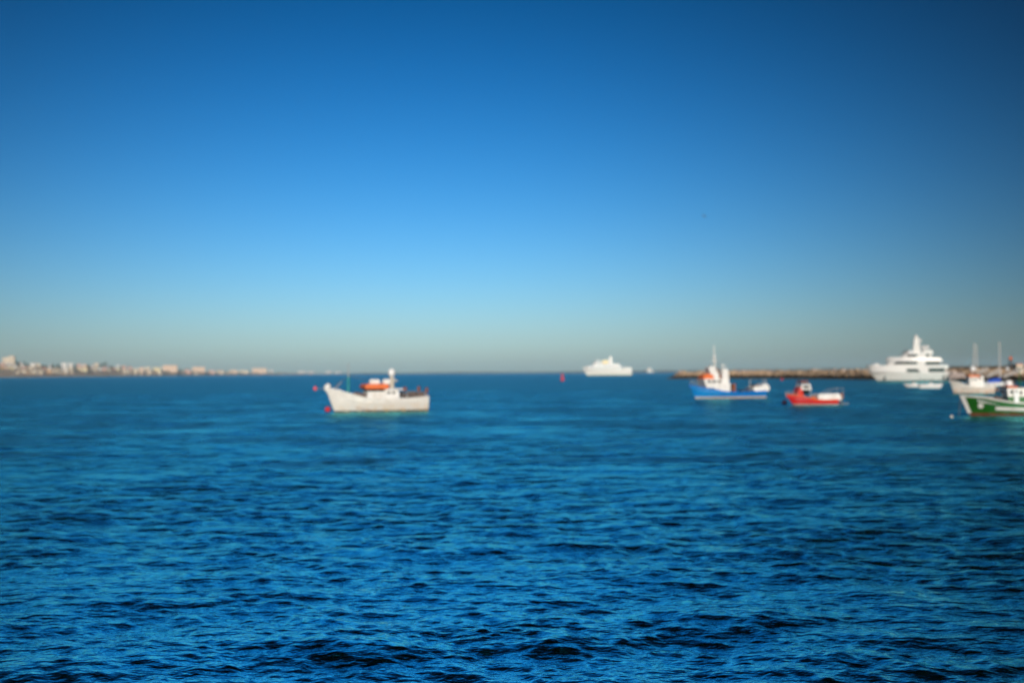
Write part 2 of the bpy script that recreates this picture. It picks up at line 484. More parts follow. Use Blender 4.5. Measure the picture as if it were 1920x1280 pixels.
# ------------------------------------------------------------------ boats
def windows(bt, pr, specs, y, name='window', mat_=None, th=.03):
    """flush panes on the port side (y > 0) and, mirrored, on the far side: (px0, px1, py0, py1)"""
    for a, b_, c, d in specs:
        x0, x1 = sorted((bt.X(a), bt.X(b_))); z0, z1 = sorted((bt.Z(c), bt.Z(d)))
        for s in (1, -1):
            yy = y(x0) if callable(y) else y
            MB().box(x0, x1, s * yy - .01, s * yy + s * th if s > 0 else s * yy + .01, z0, z1).build(name, mat_ or M['glass'], pr) if s > 0 else \
                MB().box(x0, x1, -yy - th, -yy + .01, z0, z1).build(name, mat_ or M['glass'], pr)

def rail_run(bt, pts, h, r=.022, mid=True, name='railing', m=None, parent=None):
    g = MB()
    tops = [(x, y, z + h) for x, y, z in pts]
    g.path(tops, r)
    if mid: g.path([(x, y, z + h * .5) for x, y, z in pts], r * .8)
    for p, q in zip(pts, tops): g.tube(p, q, r)
    return g.build(name, m or M['grey'], parent or bt.root)

# --- the white fishing boat alone in the middle of the bay
def white_fishing_boat():
    B = Boat('fishing_boat', 'white fishing boat with orange wheelhouse roof anchored alone in open water', 'fishing boat', 706, 771.5, 15)
    hm = hull_mat('white_hull', [(-9, (.07, .035, .025)), (.25, (.82, .80, .74))], .35, ((.50, .33, .14), 1.5, .75))
    B.hull(799, 612, 629, [(612, 725), (624, 729), (640, 734), (660, 740), (682, 746), (720, 748), (760, 747), (800, 744)], 4.3, hm, M['wood'], M['white'], bulwark=.55, draft=1.0, transom=.78)
    X, Z, P = B.X, B.Z, B.P
    B.strake('rub_strake', M['white'], 690, 798, 753, 752, .16)
    B.strake('rust_streak', M['rust'], 660, 690, 762, 768, .07, .012)
    # bow: raised bulwark, stem post, anchor windlass
    MB().tube(P(613, 731), P(611, 722), .13, .11).build('stem_post', M['white'], B.root)
    MB().ball(P(617, 722.5), .36, .34, .33).build('anchor_ball', M['white'], B.root, smooth=True)
    w_ = MB().tube(P(636, 733, -.5), P(636, 733, .5), .30); w_.box(X(640), X(632), -.35, .35, Z(743), Z(735)); w_.build('windlass', M['white'], B.root, smooth=True)
    MB().tube(P(626, 731), P(642, 715), .10, .07).build('anchor_davit', M['grey'], B.root)
    MB().tube(P(614, 728), P(595, 727.2), .05, .035).build('bowsprit', M['grey'], B.root)
    # fore mast: blue-green lower mast, grey topmast, stay to the wheelhouse
    MB().tube(P(653.5, 741), P(654, 706), .25, .22, 12).build('mast', M['teal'], B.root, smooth=True)
    MB().tube(P(654, 706), P(654.5, 680), .10, .05).build('topmast', M['grey'], B.root)
    MB().tube(P(654, 704), P(690, 713), .025).build('stay', M['rope'], B.root)
    MB().tube(P(654, 706), P(616, 728), .02).build('stay', M['rope'], B.root)
    # gear heaped before the wheelhouse
    h = MB(); rng = random.Random(3)
    for i in range(14): h.ball((X(664 + rng.uniform(0, 16)), rng.uniform(-.9, 1.1), Z(744.5) + rng.uniform(0, .55)), .42, .4, .26, 9, 6, .15, rng)
    h.build('net_heap', M['net'], B.root)
    MB().box(X(679), X(668), -.7, .9, Z(747), Z(741.5)).build('hatch', M['white'], B.root, bevel=.05)
    # wheelhouse
    c = MB()
    c.prism([(X(745), Z(750)), (X(684), Z(750)), (X(686), Z(728.5)), (X(714), Z(728)), (X(742), Z(730.5))], -1.25, 1.25, .06)
    cab = c.build('wheelhouse', M['white'], B.root, bevel=.05)
    MB().box(X(716), X(685.2), -1.36, 1.36, Z(732.5), Z(729)).build('window', M['glass'], cab)
    for a, b_ in ((722, 727), (731, 736)): MB().box(X(b_), X(a), 1.19, 1.27, Z(738), Z(734)).build('window', M['glass'], cab)
    MB().box(X(744), X(738), 1.2, 1.28, Z(748), Z(735)).build('door', M['clean'], cab)
    r = MB().prism([(X(722), Z(728.6)), (X(681), Z(728.6)), (X(679), Z(724)), (X(683), Z(719.5)), (X(720), Z(719.5)), (X(726), Z(724))], -1.55, 1.55, .12)
    r.build('roof', M['orange'], B.root, bevel=.06)
    MB().slab(X(756), X(716), 1.4, Z(731), Z(728.6), .5).build('aft_canopy', M['clean'], B.root)
    for s in (1, -1): MB().tube((X(751), s * 1.2, Z(748)), (X(751), s * 1.2, Z(730.8)), .04).build('canopy_post', M['grey'], B.root)
    for px, rx in ((701, .78), (723.5, .62)):
        b_ = MB().tube(P(px - 7 if px < 710 else px - 5, 716.4, .35), P(px + 7 if px < 710 else px + 5, 716.4, .35), .42, n=16)
        b_.ball(P(px - 7 if px < 710 else px - 5, 716.4, .35), .22, .42, .42).ball(P(px + 7 if px < 710 else px + 5, 716.4, .35), .22, .42, .42)
        b_.build('life_raft', M['white'], B.root, smooth=True)
    # signal mast with its radar dome
    g = MB().tube(P(734.5, 729), P(734.5, 703), .16, .13)
    g.tube(P(728, 714.5), P(743, 712.5), .07).tube(P(729, 719), P(746, 714), .05).tube(P(740, 729), P(735, 712), .06)
    for py in (709, 713): g.box(X(737.5), X(731), -.3, .3, Z(py + 1.4), Z(py - 1.2))
    mast = g.build('signal_mast', M['cream'], B.root)
    MB().lathe([(.30, -.5), (.45, -.3), (.45, .1), (.36, .35), (.15, .5)], P(734.5, 698)).build('radar_dome', M['clean'], mast, smooth=True)
    MB().tube(P(739.5, 714), P(740.5, 692), .025).build('antenna', M['grey'], mast)
    # stern: net hauler frame, nets, tall posts
    zd = Z(749)
    f = MB()
    for s in (1, -1):
        f.tube((X(757), s * 1.6, zd), (X(757), s * 1.6, Z(735)), .05)
        f.tube((X(792), s * 1.5, zd), (X(792), s * 1.5, Z(735)), .05)
        f.tube((X(757), s * 1.6, Z(735)), (X(792), s * 1.5, Z(735)), .04)
        f.tube((X(757), s * 1.6, Z(741)), (X(792), s * 1.5, Z(741)), .03)
    for px in (765, 774, 783): f.tube((X(px), -1.55, Z(735)), (X(px), 1.55, Z(735)), .035)
    f.build('stern_frame', M['grey'], B.root)
    n_ = MB()
    for i in range(22): n_.ball((X(rng.uniform(756, 792)), rng.uniform(-1.3, 1.3), zd + rng.uniform(.1, .75)), .5, .5, .3, 9, 6, .2, rng)
    n_.build('net_heap', M['net'], B.root)
    for px, py in ((782.5, 727), (798, 730)):
        q = MB().tube(P(px, 745, .9), P(px, py, .9), .09); q.ball(P(px, py + 2, .9), .22, .22, .35); q.build('flag_buoy_pole', M['rust'], B.root)
    MB().lathe([(.16, -.06), (.27, -.06), (.27, .06), (.16, .06), (.16, -.06)], (0, 0, 0), 18).build('lifebuoy', M['rust'], B.root).matrix_local = Matrix.Translation(P(754, 729, 1.35)) @ Matrix.Rotation(R(90), 4, 'X')
    return B
WB = white_fishing_boat()

# --- blue boat
def blue_boat():
    B = Boat('fishing_boat', 'blue fishing boat with white forward wheelhouse and tall white mast before the breakwater', 'fishing boat', 1367, 746.5, 30)
    hm = hull_mat('blue_hull', [(-9, (.16, .05, .03)), (.08, (.62, .52, .40)), (.36, (.0, .20, .56))], .35)
    B.hull(1429, 1294, 1305, [(1294, 721), (1306, 724.5), (1318, 727), (1332, 729.5), (1345, 733), (1370, 735), (1400, 734.5), (1437, 733)], 4.6, hm, M['blue'], M['blue'], bulwark=.5, draft=1.1, transom=.8, vee=.9)
    X, Z, P = B.X, B.Z, B.P
    B.strake('rub_strake', M['blue'], 1340, 1428, 739, 738.5, .22)
    MB().tube(P(1296, 726), P(1293.5, 718), .14, .1).build('stem_post', M['blue'], B.root)
    rail_run(B, [(X(px), s * B.half(X(px)) * .9, B.sheer_z(X(px))) for s in (1,) for px in (1296, 1301, 1306, 1311)], 1.0, name='bow_rail', m=M['grey'])
    rail_run(B, [(X(px), -B.half(X(px)) * .9, B.sheer_z(X(px))) for px in (1296, 1301, 1306, 1311)], 1.0, name='bow_rail', m=M['grey'])
    c = MB().prism([(X(1362), Z(737)), (X(1336), Z(736)), (X(1333), Z(727)), (X(1318), Z(726)), (X(1313.5), Z(710.5)), (X(1318), Z(709.5)), (X(1346), Z(709.5)), (X(1348), Z(718)), (X(1362), Z(718))], -1.6, 1.6, .08)
    cab = c.build('wheelhouse', M['white'], B.root, bevel=.06)
    for a, b_ in ((1320, 1326), (1329, 1335), (1339, 1344)): MB().box(X(b_), X(a), 1.53, 1.62, Z(716.5), Z(712.5)).build('window', M['glass'], cab)
    f = MB().prism([(X(1364), Z(735)), (X(1351), Z(735)), (X(1351.5), Z(692)), (X(1361), Z(691)), (X(1363.5), Z(697))], -.65, .8, .06)
    f.build('exhaust_casing', M['white'], B.root, bevel=.06)
    t = MB().prism([(X(1344), Z(711)), (X(1332), Z(711)), (X(1326), Z(690)), (X(1331), Z(685.5)), (X(1338), Z(689)), (X(1345), Z(704))], -.9, .9, .1)
    t.build('upper_house', M['white'], B.root, bevel=.06)
    r = MB().prism([(X(1334), Z(710)), (X(1314.5), Z(710)), (X(1315.5), Z(703.5)), (X(1321), Z(700.5)), (X(1330), Z(700.8)), (X(1334), Z(704))], -1.1, 1.2, .2)
    r.build('orange_canopy', M['orange'], B.root, bevel=.1)
    m_ = MB().tube(P(1341.5, 712), P(1340.5, 668), .19, .15, 12).tube(P(1340.5, 668), P(1340, 646), .11, .06)
    m_.tube(P(1335, 676), P(1346, 676), .07).tube(P(1336.5, 668), P(1344.5, 668), .06)
    m_.build('mast', M['white'], B.root, smooth=True)
    for q in (1327, 1363): MB().tube(P(1340.5, 664), P(q, 700), .022).build('stay', M['grey'], B.root)
    w_ = MB().tube(P(1348, 713), P(1345.5, 688), .13, .1); w_.box(X(1351), X(1344), -.5, .5, Z(712), Z(703)); w_.build('derrick', M['rust'], B.root)
    q = MB().tube(P(1356, 692), P(1355, 682), .12, .08); q.box(X(1359), X(1351), -.2, .5, Z(686), Z(684.5)); q.build('antenna', M['white'], B.root)
    # stern gear
    g = MB().prism([(X(1435), Z(733.5)), (X(1407), Z(733.5)), (X(1404.5), Z(727)), (X(1412), Z(724.5)), (X(1420), Z(724.5)), (X(1428), Z(719.5)), (X(1433), Z(720)), (X(1437), Z(727))], -1.4, 1.5, .1)
    g.build('stern_shelter', M['white'], B.root, bevel=.08)
    MB().prism([(X(1419), Z(725)), (X(1409), Z(725)), (X(1410, ), Z(721)), (X(1418), Z(722))], -1.0, 1.1, .1).build('net_heap', M['net'], B.root)
    for px, top in ((1403.5, 711), (1433.5, 711), (1428, 714)):
        MB().tube(P(px, 734, .6), P(px, top, .6), .09).build('gallows_post', M['grey'], B.root)
    MB().tube(P(1403.5, 713, .6), P(1433.5, 713, .6), .035).build('boom', M['grey'], B.root)
    MB().box(X(1374.5), X(1369), .2, 1.1, Z(735), Z(719)).build('net_drum', M['rust'], B.root, bevel=.1)
    MB().box(X(1400), X(1386), -.4, .8, Z(737), Z(731)).build('hatch', M['dark'], B.root, bevel=.05)
    return B
BB = blue_boat()

# --- red boat
def red_boat():
    B = Boat('fishing_boat', 'small red fishing boat with white cover over its stern and no mast', 'fishing boat', 1526, 759, 30)
    hm = hull_mat('red_hull', [(-9, (.03, .09, .10)), (.03, (.42, .50, .46)), (.17, (.62, .012, .012))], .35)
    B.hull(1566, 1474, 1488, [(1474, 739), (1484, 740), (1496, 742), (1508, 745.5), (1520, 748.5), (1540, 750), (1572, 749)], 2.7, hm, M['red'], M['orange'], bulwark=.4, draft=.6, transom=.8, vee=.9, rail=.1)
    X, Z, P = B.X, B.Z, B.P
    MB().tube(P(1475.5, 742), P(1473.5, 735.5), .08, .06).build('stem_post', M['grey'], B.root)
    rail_run(B, [(X(px), B.half(X(px)) * .85, B.sheer_z(X(px))) for px in (1475, 1480, 1485, 1490)], .52, .016, name='bow_rail')
    rail_run(B, [(X(px), -B.half(X(px)) * .85, B.sheer_z(X(px))) for px in (1475, 1480, 1485, 1490)], .52, .016, name='bow_rail')
    c = MB().prism([(X(1504), Z(747)), (X(1488), Z(745)), (X(1491), Z(738)), (X(1496), Z(725.5)), (X(1500), Z(725.5)), (X(1501.5), Z(738))], -.85, .85, .08)
    cab = c.build('cuddy', M['red'], B.root, bevel=.04)
    MB().prism([(X(1517), Z(730.2)), (X(1497.5), Z(730.2)), (X(1499), Z(720)), (X(1514.5), Z(719.4))], -.88, .88, .06).build('wheelhouse_top', M['white'], B.root, bevel=.05)
    MB().box(X(1512), X(1501), .86, .90, Z(727), Z(722.5)).build('window', M['glass'], B.root)
    for s in (1, -1): MB().tube((X(1515), s * .75, Z(749)), (X(1515), s * .75, Z(730)), .035).build('roof_post', M['white'], B.root)
    MB().box(X(1513), X(1502.5), -.8, .8, Z(738.2), Z(730.6)).build('window', M['glass'], B.root)  # dark block standing in for the shade in the open space under the top
    a = MB()
    for s in (1, -1): a.path([(X(1498), s * .7, Z(720)), (X(1500), s * .6, Z(713.5)), (X(1511), s * .6, Z(713.5)), (X(1513.5), s * .7, Z(720))], .05)
    for px in (1500, 1505, 1511): a.tube((X(px), -.6, Z(713.5)), (X(px), .6, Z(713.5)), .045)
    a.build('roof_rack', M['rust'], B.root)
    MB().slab(X(1513), X(1499), .6, Z(717), Z(714.6), .2).build('raft_case', M['rust'], B.root, bevel=.05)
    MB().prism([(X(1571), Z(750.5)), (X(1528), Z(750.5)), (X(1527.5), Z(741)), (X(1531), Z(738)), (X(1567), Z(737.5)), (X(1570.5), Z(741))], -1.05, 1.12, .14).build('stern_cover', M['white'], B.root, bevel=.08)
    MB().box(X(1526), X(1518), -.5, .6, Z(751), Z(744)).build('fish_box', M['orange'], B.root, bevel=.03)
    o = MB().box(X(1581), X(1575.5), -.22, .22, Z(748), Z(737.5)); ob = o.build('outboard_motor', M['rust'], B.root, bevel=.08)
    MB().box(X(1579.5), X(1577), -.07, .07, Z(762), Z(748)).build('motor_leg', M['dark'], ob)
    f = MB()
    for s in (1, -1): f.path([(X(1574), s * .8, Z(749)), (X(1576), s * .8, Z(728)), (X(1560), s * .75, Z(729)), (X(1545), s * .7, Z(737))], .03)
    f.tube((X(1576), -.8, Z(728)), (X(1576), .8, Z(728)), .03); f.tube((X(1566), -.8, Z(728.6)), (X(1566), .8, Z(728.6)), .025)
    f.build('stern_arch', M['grey'], B.root)
    MB().slab(X(1587), X(1571), .7, Z(757.6), Z(756), .1).build('stern_platform', M['grey'], B.root)
    return B
red_boat()

# --- green boat, cut by the right edge of the photograph
def green_boat():
    B = Boat('fishing_boat', 'green fishing boat with broad white stem and square windowed white wheelhouse', 'fishing boat', 1905, 779, 17)
    hm = hull_mat('green_hull', [(-9, (.16, .045, .025)), (.33, (.012, .115, .005))], .35, ((.20, .10, .04), .75, .6))
    B.hull(2016, 1801, 1818, [(1801, 742), (1820, 743.5), (1840, 746), (1858, 749.5), (1880, 753), (1905, 755.5), (1950, 757), (2016, 753)], 4.2, hm, M['wood'], M['white'], bulwark=.5, draft=1.0, transom=.8, vee=.85, rail_h=.12)
    X, Z, P = B.X, B.Z, B.P
    # broad white stem band
    s_ = MB(); ring = []
    for i in range(11):
        q = .40 + .60 * i / 10; a = B.pt(1, q, 1); b_ = B.pt(.972, q, 1, .03)
        ring.append([(b_.x, b_.y + .02, b_.z), (a.x + .09, .10, a.z), (a.x + .09, -.10, a.z), (b_.x, -b_.y - .02, b_.z)])
    vs = [p for r in ring for p in r]
    s_.add(vs, [(4 * i + k, 4 * i + k + 1, 4 * i + 5 + k, 4 * i + 4 + k) for i in range(10) for k in range(3)] + [(40, 41, 42, 43)])
    s_.build('stem_band', M['white'], B.root)
    MB().tube(P(1801, 744), P(1799.5, 738), .12, .10).build('stem_head', M['grey'], B.root)
    # raised fore bulwark cap
    B.strake('fore_bulwark', M['white'], 1804, 1853, 741.5, 745.5, .20, .05)
    B.strake('rub_strake', M['white'], 1857, 2014, 764.5, 769, .34, .09)
    # weathered white name panel and the round emblem beside it
    B.strake('name_panel', M['grey'], 1826, 1864, 750.5, 758.5, .26, .02)
    d = MB(); X0 = B.pt(0, 1, 1).x; X1 = B.pt(1, 1, 1).x; mids = []
    for i in range(9):
        px = 1828 + i * 4.1; t = (X(px) - X0) / (X1 - X0); top, low = B.pt(t, 1, 1), B.pt(t, 0, 1)
        zc = lerp_pts([(X(1826), Z(750.5)), (X(1864), Z(758.5))], X(px))
        p = B.pt(t, (zc - low.z) / (top.z - low.z), 1); mids.append(p)
        d.box(p.x - .07, p.x + .07, p.y, p.y + .04, zc - .09, zc + .09)
    d.path(mids, .03)
    d.build('lettering', M['white'], B.root)
    t = (X(1830.5) - X0) / (X1 - X0); p = B.pt(t, (Z(760) + 1.0) / (B.pt(t, 1, 1).z + 1.0), 1)
    q_ = (Z(760) + 1.0) / (B.pt(t, 1, 1).z + 1.0)
    nrm = (B.pt(t + .01, q_, 1) - B.pt(t - .01, q_, 1)).cross(B.pt(t, q_ + .02, 1) - B.pt(t, q_ - .02, 1)).normalized()
    if nrm.y < 0: nrm = -nrm
    e = MB().lathe([(.14, -.02), (.28, -.03), (.28, .03), (.14, .035), (.14, -.02)], (0, 0, 0), 22).build('emblem', M['white'], B.root)
    e.matrix_local = Matrix.Translation(p + nrm * .03) @ nrm.to_track_quat('Z', 'Y').to_matrix().to_4x4()
    e2 = MB().lathe([(.01, -.02), (.07, -.02), (.07, .03), (.01, .03)], (0, 0, 0), 14).build('emblem_centre', M['white'], e)
    # wheelhouse: white above, green below, white door, dark square windows
    lo = MB().box(X(1928), X(1885), -1.2, 1.2, Z(760), Z(743)).build('lower_house', M['green'], B.root)
    up = MB().prism([(X(1926), Z(743)), (X(1884), Z(743)), (X(1883), Z(726.5)), (X(1926), Z(728))], -1.22, 1.22, .04).build('wheelhouse', M['white'], B.root, bevel=.04)
    for a, b_, c, d_ in ((1888.5, 1894, 731, 737.5), (1906, 1911, 733, 738.5)): 
        wd = MB().box(X(b_), X(a), 1.14, 1.23, Z(d_), Z(c)).build('window', M['glass'], up)
        MB().box(X(b_ + .8), X(a - .8), 1.12, 1.25, Z(d_ + 1.1), Z(d_)).build('sill', M['white'], wd)
    dr = MB().box(X(1904), X(1895.5), 1.16, 1.30, Z(757), Z(729.5)).build('door', M['clean'], B.root)
    MB().box(X(1901.8), X(1897.8), 1.27, 1.32, Z(735), Z(732)).build('window', M['glass'], dr)
    for y in (-.75, 0, .75): MB().box(X(1884) - .1, X(1882.6), y - .3, y + .3, Z(737), Z(731)).build('window', M['glass'], up)
    MB().slab(X(1902), X(1880.5), 1.4, Z(726.4), Z(723.4), .3).build('roof', M['orange'], B.root, bevel=.04)
    MB().slab(X(1929), X(1902), 1.35, Z(727.8), Z(726.2), .2).build('aft_roof', M['white'], B.root)
    MB().box(X(1950), X(1927.2), -1.05, 1.1, Z(757), Z(729)).build('aft_house', M['white'], B.root, bevel=.05)
    MB().lathe([(.30, -.22), (.46, -.15), (.46, .12), (.30, .34), (.06, .42)], P(1892.5, 719.5)).build('radar_dome', M['clean'], B.root, smooth=True)
    q = MB().tube(P(1898, 724), P(1898.5, 713), .07); q.box(X(1902), X(1895), -.4, .4, Z(719), Z(717)); q.build('light_bracket', M['rust'], B.root)
    MB().tube(P(1913, 727), P(1913, 690), .06, .035).build('mast', M['green'], B.root)
    MB().tube(P(1876, 756), P(1877, 742), .14, .12).build('capstan', M['teal'], B.root)
    h = MB(); rng = random.Random(8)
    for i in range(9): h.ball((X(rng.uniform(1860, 1873)), rng.uniform(-.7, .7), Z(752.5) + rng.uniform(0, .4)), .35, .35, .24, 9, 6, .2, rng)
    h.build('net_heap', M['net'], B.root)
    MB().path([P(1801, 746), P(1799.5, 762), P(1797, 781)], .03).build('mooring_rope', M['rope'], B.root)
    return B
GB = green_boat()

# --- white boat behind the green one
def second_white_boat():
    B = Boat('fishing_boat', 'white fishing boat with red waterline moored just behind the green boat', 'fishing boat', 1826, 737.5, 16)
    hm = hull_mat('worn_white_hull', [(-9, (.22, .04, .03)), (.20, (.78, .75, .68))], .4, ((.55, .24, .07), 1.5, .85))
    B.hull(1862, 1781, 1788.5, [(1781, 713), (1790, 715), (1800, 718), (1812, 722.5), (1830, 725.5), (1862, 725)], 3.4, hm, M['wood'], M['white'], bulwark=.45, draft=.9, transom=.75)
    X, Z, P = B.X, B.Z, B.P
    B.strake('rub_strake', M['wood'], 1800, 1861, 728.5, 729.5, .12)
    MB().tube(P(1782, 716), P(1780.5, 711), .12, .1).build('stem_post', M['white'], B.root)
    c = MB().prism([(X(1842), Z(727)), (X(1816), Z(727)), (X(1815), Z(707)), (X(1832), Z(706.5)), (X(1833), Z(711)), (X(1842), Z(711))], -1.15, 1.15, .06)
    cab = c.build('wheelhouse', M['white'], B.root, bevel=.05)
    for a, b_ in ((1818.5, 1822), (1825, 1829)): MB().box(X(b_), X(a), 1.08, 1.17, Z(713), Z(709.5)).build('window', M['glass'], cab)
    MB().slab(X(1834), X(1812.5), 1.35, Z(706.4), Z(703.2), .3).build('roof', M['orange'], B.root)
    g = MB()
    for s in (1, -1): g.path([(X(1816), s, Z(703)), (X(1817), s, Z(698.5)), (X(1832), s, Z(698.5)), (X(1833), s, Z(703))], .06)
    for px in (1817, 1824, 1832): g.tube((X(px), -1, Z(698.5)), (X(px), 1, Z(698.5)), .05)
    g.build('roof_rack', M['rust'], B.root)
    MB().slab(X(1843), X(1836), .9, Z(710.8), Z(704.5), .3).build('raft_case', M['white'], B.root, bevel=.1)
    MB().ball(P(1824.5, 692), .60, .60, .64).tube(P(1824.5, 703), P(1824.5, 696), .1).build('radar_dome', M['clean'], B.root, smooth=True)
    MB().tube(P(1825, 703), P(1829, 643), .13, .08).build('mast', M['alu'], B.root)
    MB().tube(P(1834, 703, -.6), P(1834.5, 646, -.6), .12, .08).build('mast', M['alu'], B.root)
    MB().tube(P(1829, 650), P(1788, 713), .014).build('stay', M['grey'], B.root)
    h = MB(); rng = random.Random(5)
    for i in range(12): h.ball((X(rng.uniform(1850, 1862)), rng.uniform(-1, 1), Z(726) + rng.uniform(0, .5)), .5, .5, .3, 9, 6, .2, rng)
    h.build('net_heap', M['white'], B.root)
    MB().box(X(1871), X(1862.5), -.9, .9, Z(733), Z(727)).build('stern_basket', M['net'], B.root)
second_white_boat()

# --- sailing boat with the blue cover
def sailing_boat():
    B = Boat('sailing_boat', 'white sailing boat with bright blue boom cover between white and green boats', 'sailing boat', 1866, 723, 14)
    B.hull(1842, 1893, 1889, [(1893, 714.5), (1880, 716.5), (1842, 717.5)] , 2.6, M['clean'], M['clean'], M['clean'], bulwark=.03, draft=.5, transom=.7, vee=.6, rail=.06, rail_h=.03) if False else None
    # this one lies with her bow to the right: measured mirrored about her middle
    mir = lambda px: 2 * 1866 - px
    B.root.rotation_euler.z += math.pi
    B.hull(mir(1843), mir(1894), mir(1890), [(mir(1894), 714), (mir(1880), 716.5), (mir(1843), 717.5)], 2.6, M['clean'], M['clean'], M['clean'], bulwark=.03, draft=.5, transom=.7, vee=.6, rail=.06, rail_h=.03)
    X, Z = (lambda px: B.X(mir(px))), B.Z
    P = lambda px, py, y=0.0: (X(px), y, Z(py))
    cab = MB().slab(X(1858), X(1885), .75, Z(718.5), Z(716.8), .6, .3).build('cabin', M['clean'], B.root)
    for s in (1, -1): MB().box(X(1862), X(1878), s * .75 - .02, s * .75 + .02, Z(718.2), Z(717.2)).build('window', M['glass'], cab)
    m_ = MB().tube(P(1875, 716), P(1875.5, 641), .18, .13, 10).tube(P(1875.3, 670, -.7), P(1875.3, 670, .7), .03)
    m_.build('mast', M['alu'], B.root, smooth=True)
    MB().tube(P(1875, 712), P(1851, 714), .06).build('boom', M['alu'], B.root)
    MB().prism([(X(1852), Z(719)), (X(1876), Z(717)), (X(1876.5), Z(708)), (X(1872), Z(708.3)), (X(1852.5), Z(711.5))], -.28, .28, .12).build('sail_cover', M['canvas'], B.root, bevel=.05)
    for a in (1846, 1892): MB().tube(P(1875.5, 644), P(a, 714), .012).build('stay', M['grey'], B.root)
    rail_run(B, [(X(px), 1.0 if px < 1885 else .4, Z(716)) for px in (1845, 1855, 1866, 1878, 1891)], .6, .015, False)
    MB().tube(P(1851, 719), P(1851, 708), .05).build('stern_post', M['alu'], B.root)
sailing_boat()

# --- two small white tenders below the yacht
def tender(label, bow, stern, cx, wl, top, flip):
    B = Boat('motor_boat', label, 'motor boat', cx, wl, 8, 'small white motor boats beside the yacht')
    if flip: B.root.rotation_euler.z += math.pi
    mir = (lambda px: 2 * cx - px) if flip else (lambda px: px)
    X, Z = (lambda px: B.X(mir(px))), B.Z
    k = -1 if bow < stern else 1
    B.hull(mir(stern), mir(bow), mir(bow - k * 5), [(mir(bow), top), (mir(bow - k * 12), top + 1.2), (mir(stern), top + 2.2)], 2.2, M['clean'], M['grey'], M['clean'], bulwark=.3, draft=.4, transom=.8, vee=.8, rail=.2, rail_h=.14)
    c = (bow + stern) / 2
    MB().slab(min(X(c + 5), X(c - 5)), max(X(c + 5), X(c - 5)), .45, Z(top + 2.5), Z(top - 1.5), .3, .2).build('console', M['clean'], B.root)
    MB().prism([(X(c) - .2, Z(top - 1.5)), (X(c) + .5, Z(top - 1.5)), (X(c) + .1, Z(top - 4))], -.45, .45).build('windscreen', M['glass'], B.root)
    xs = X(stern); sg = -1
    MB().box(xs - .35, xs + .15, -.2, .2, Z(top + 5), Z(top - .5)).build('outboard_motor', M['grey'], B.root, bevel=.05)
tender('small white motor boat below the yacht, bow to the left', 1694, 1733, 1713, 725.5, 719, False)
tender('small white motor boat below the yacht, bow to the right', 1768, 1724, 1746, 727.5, 719.3, True)
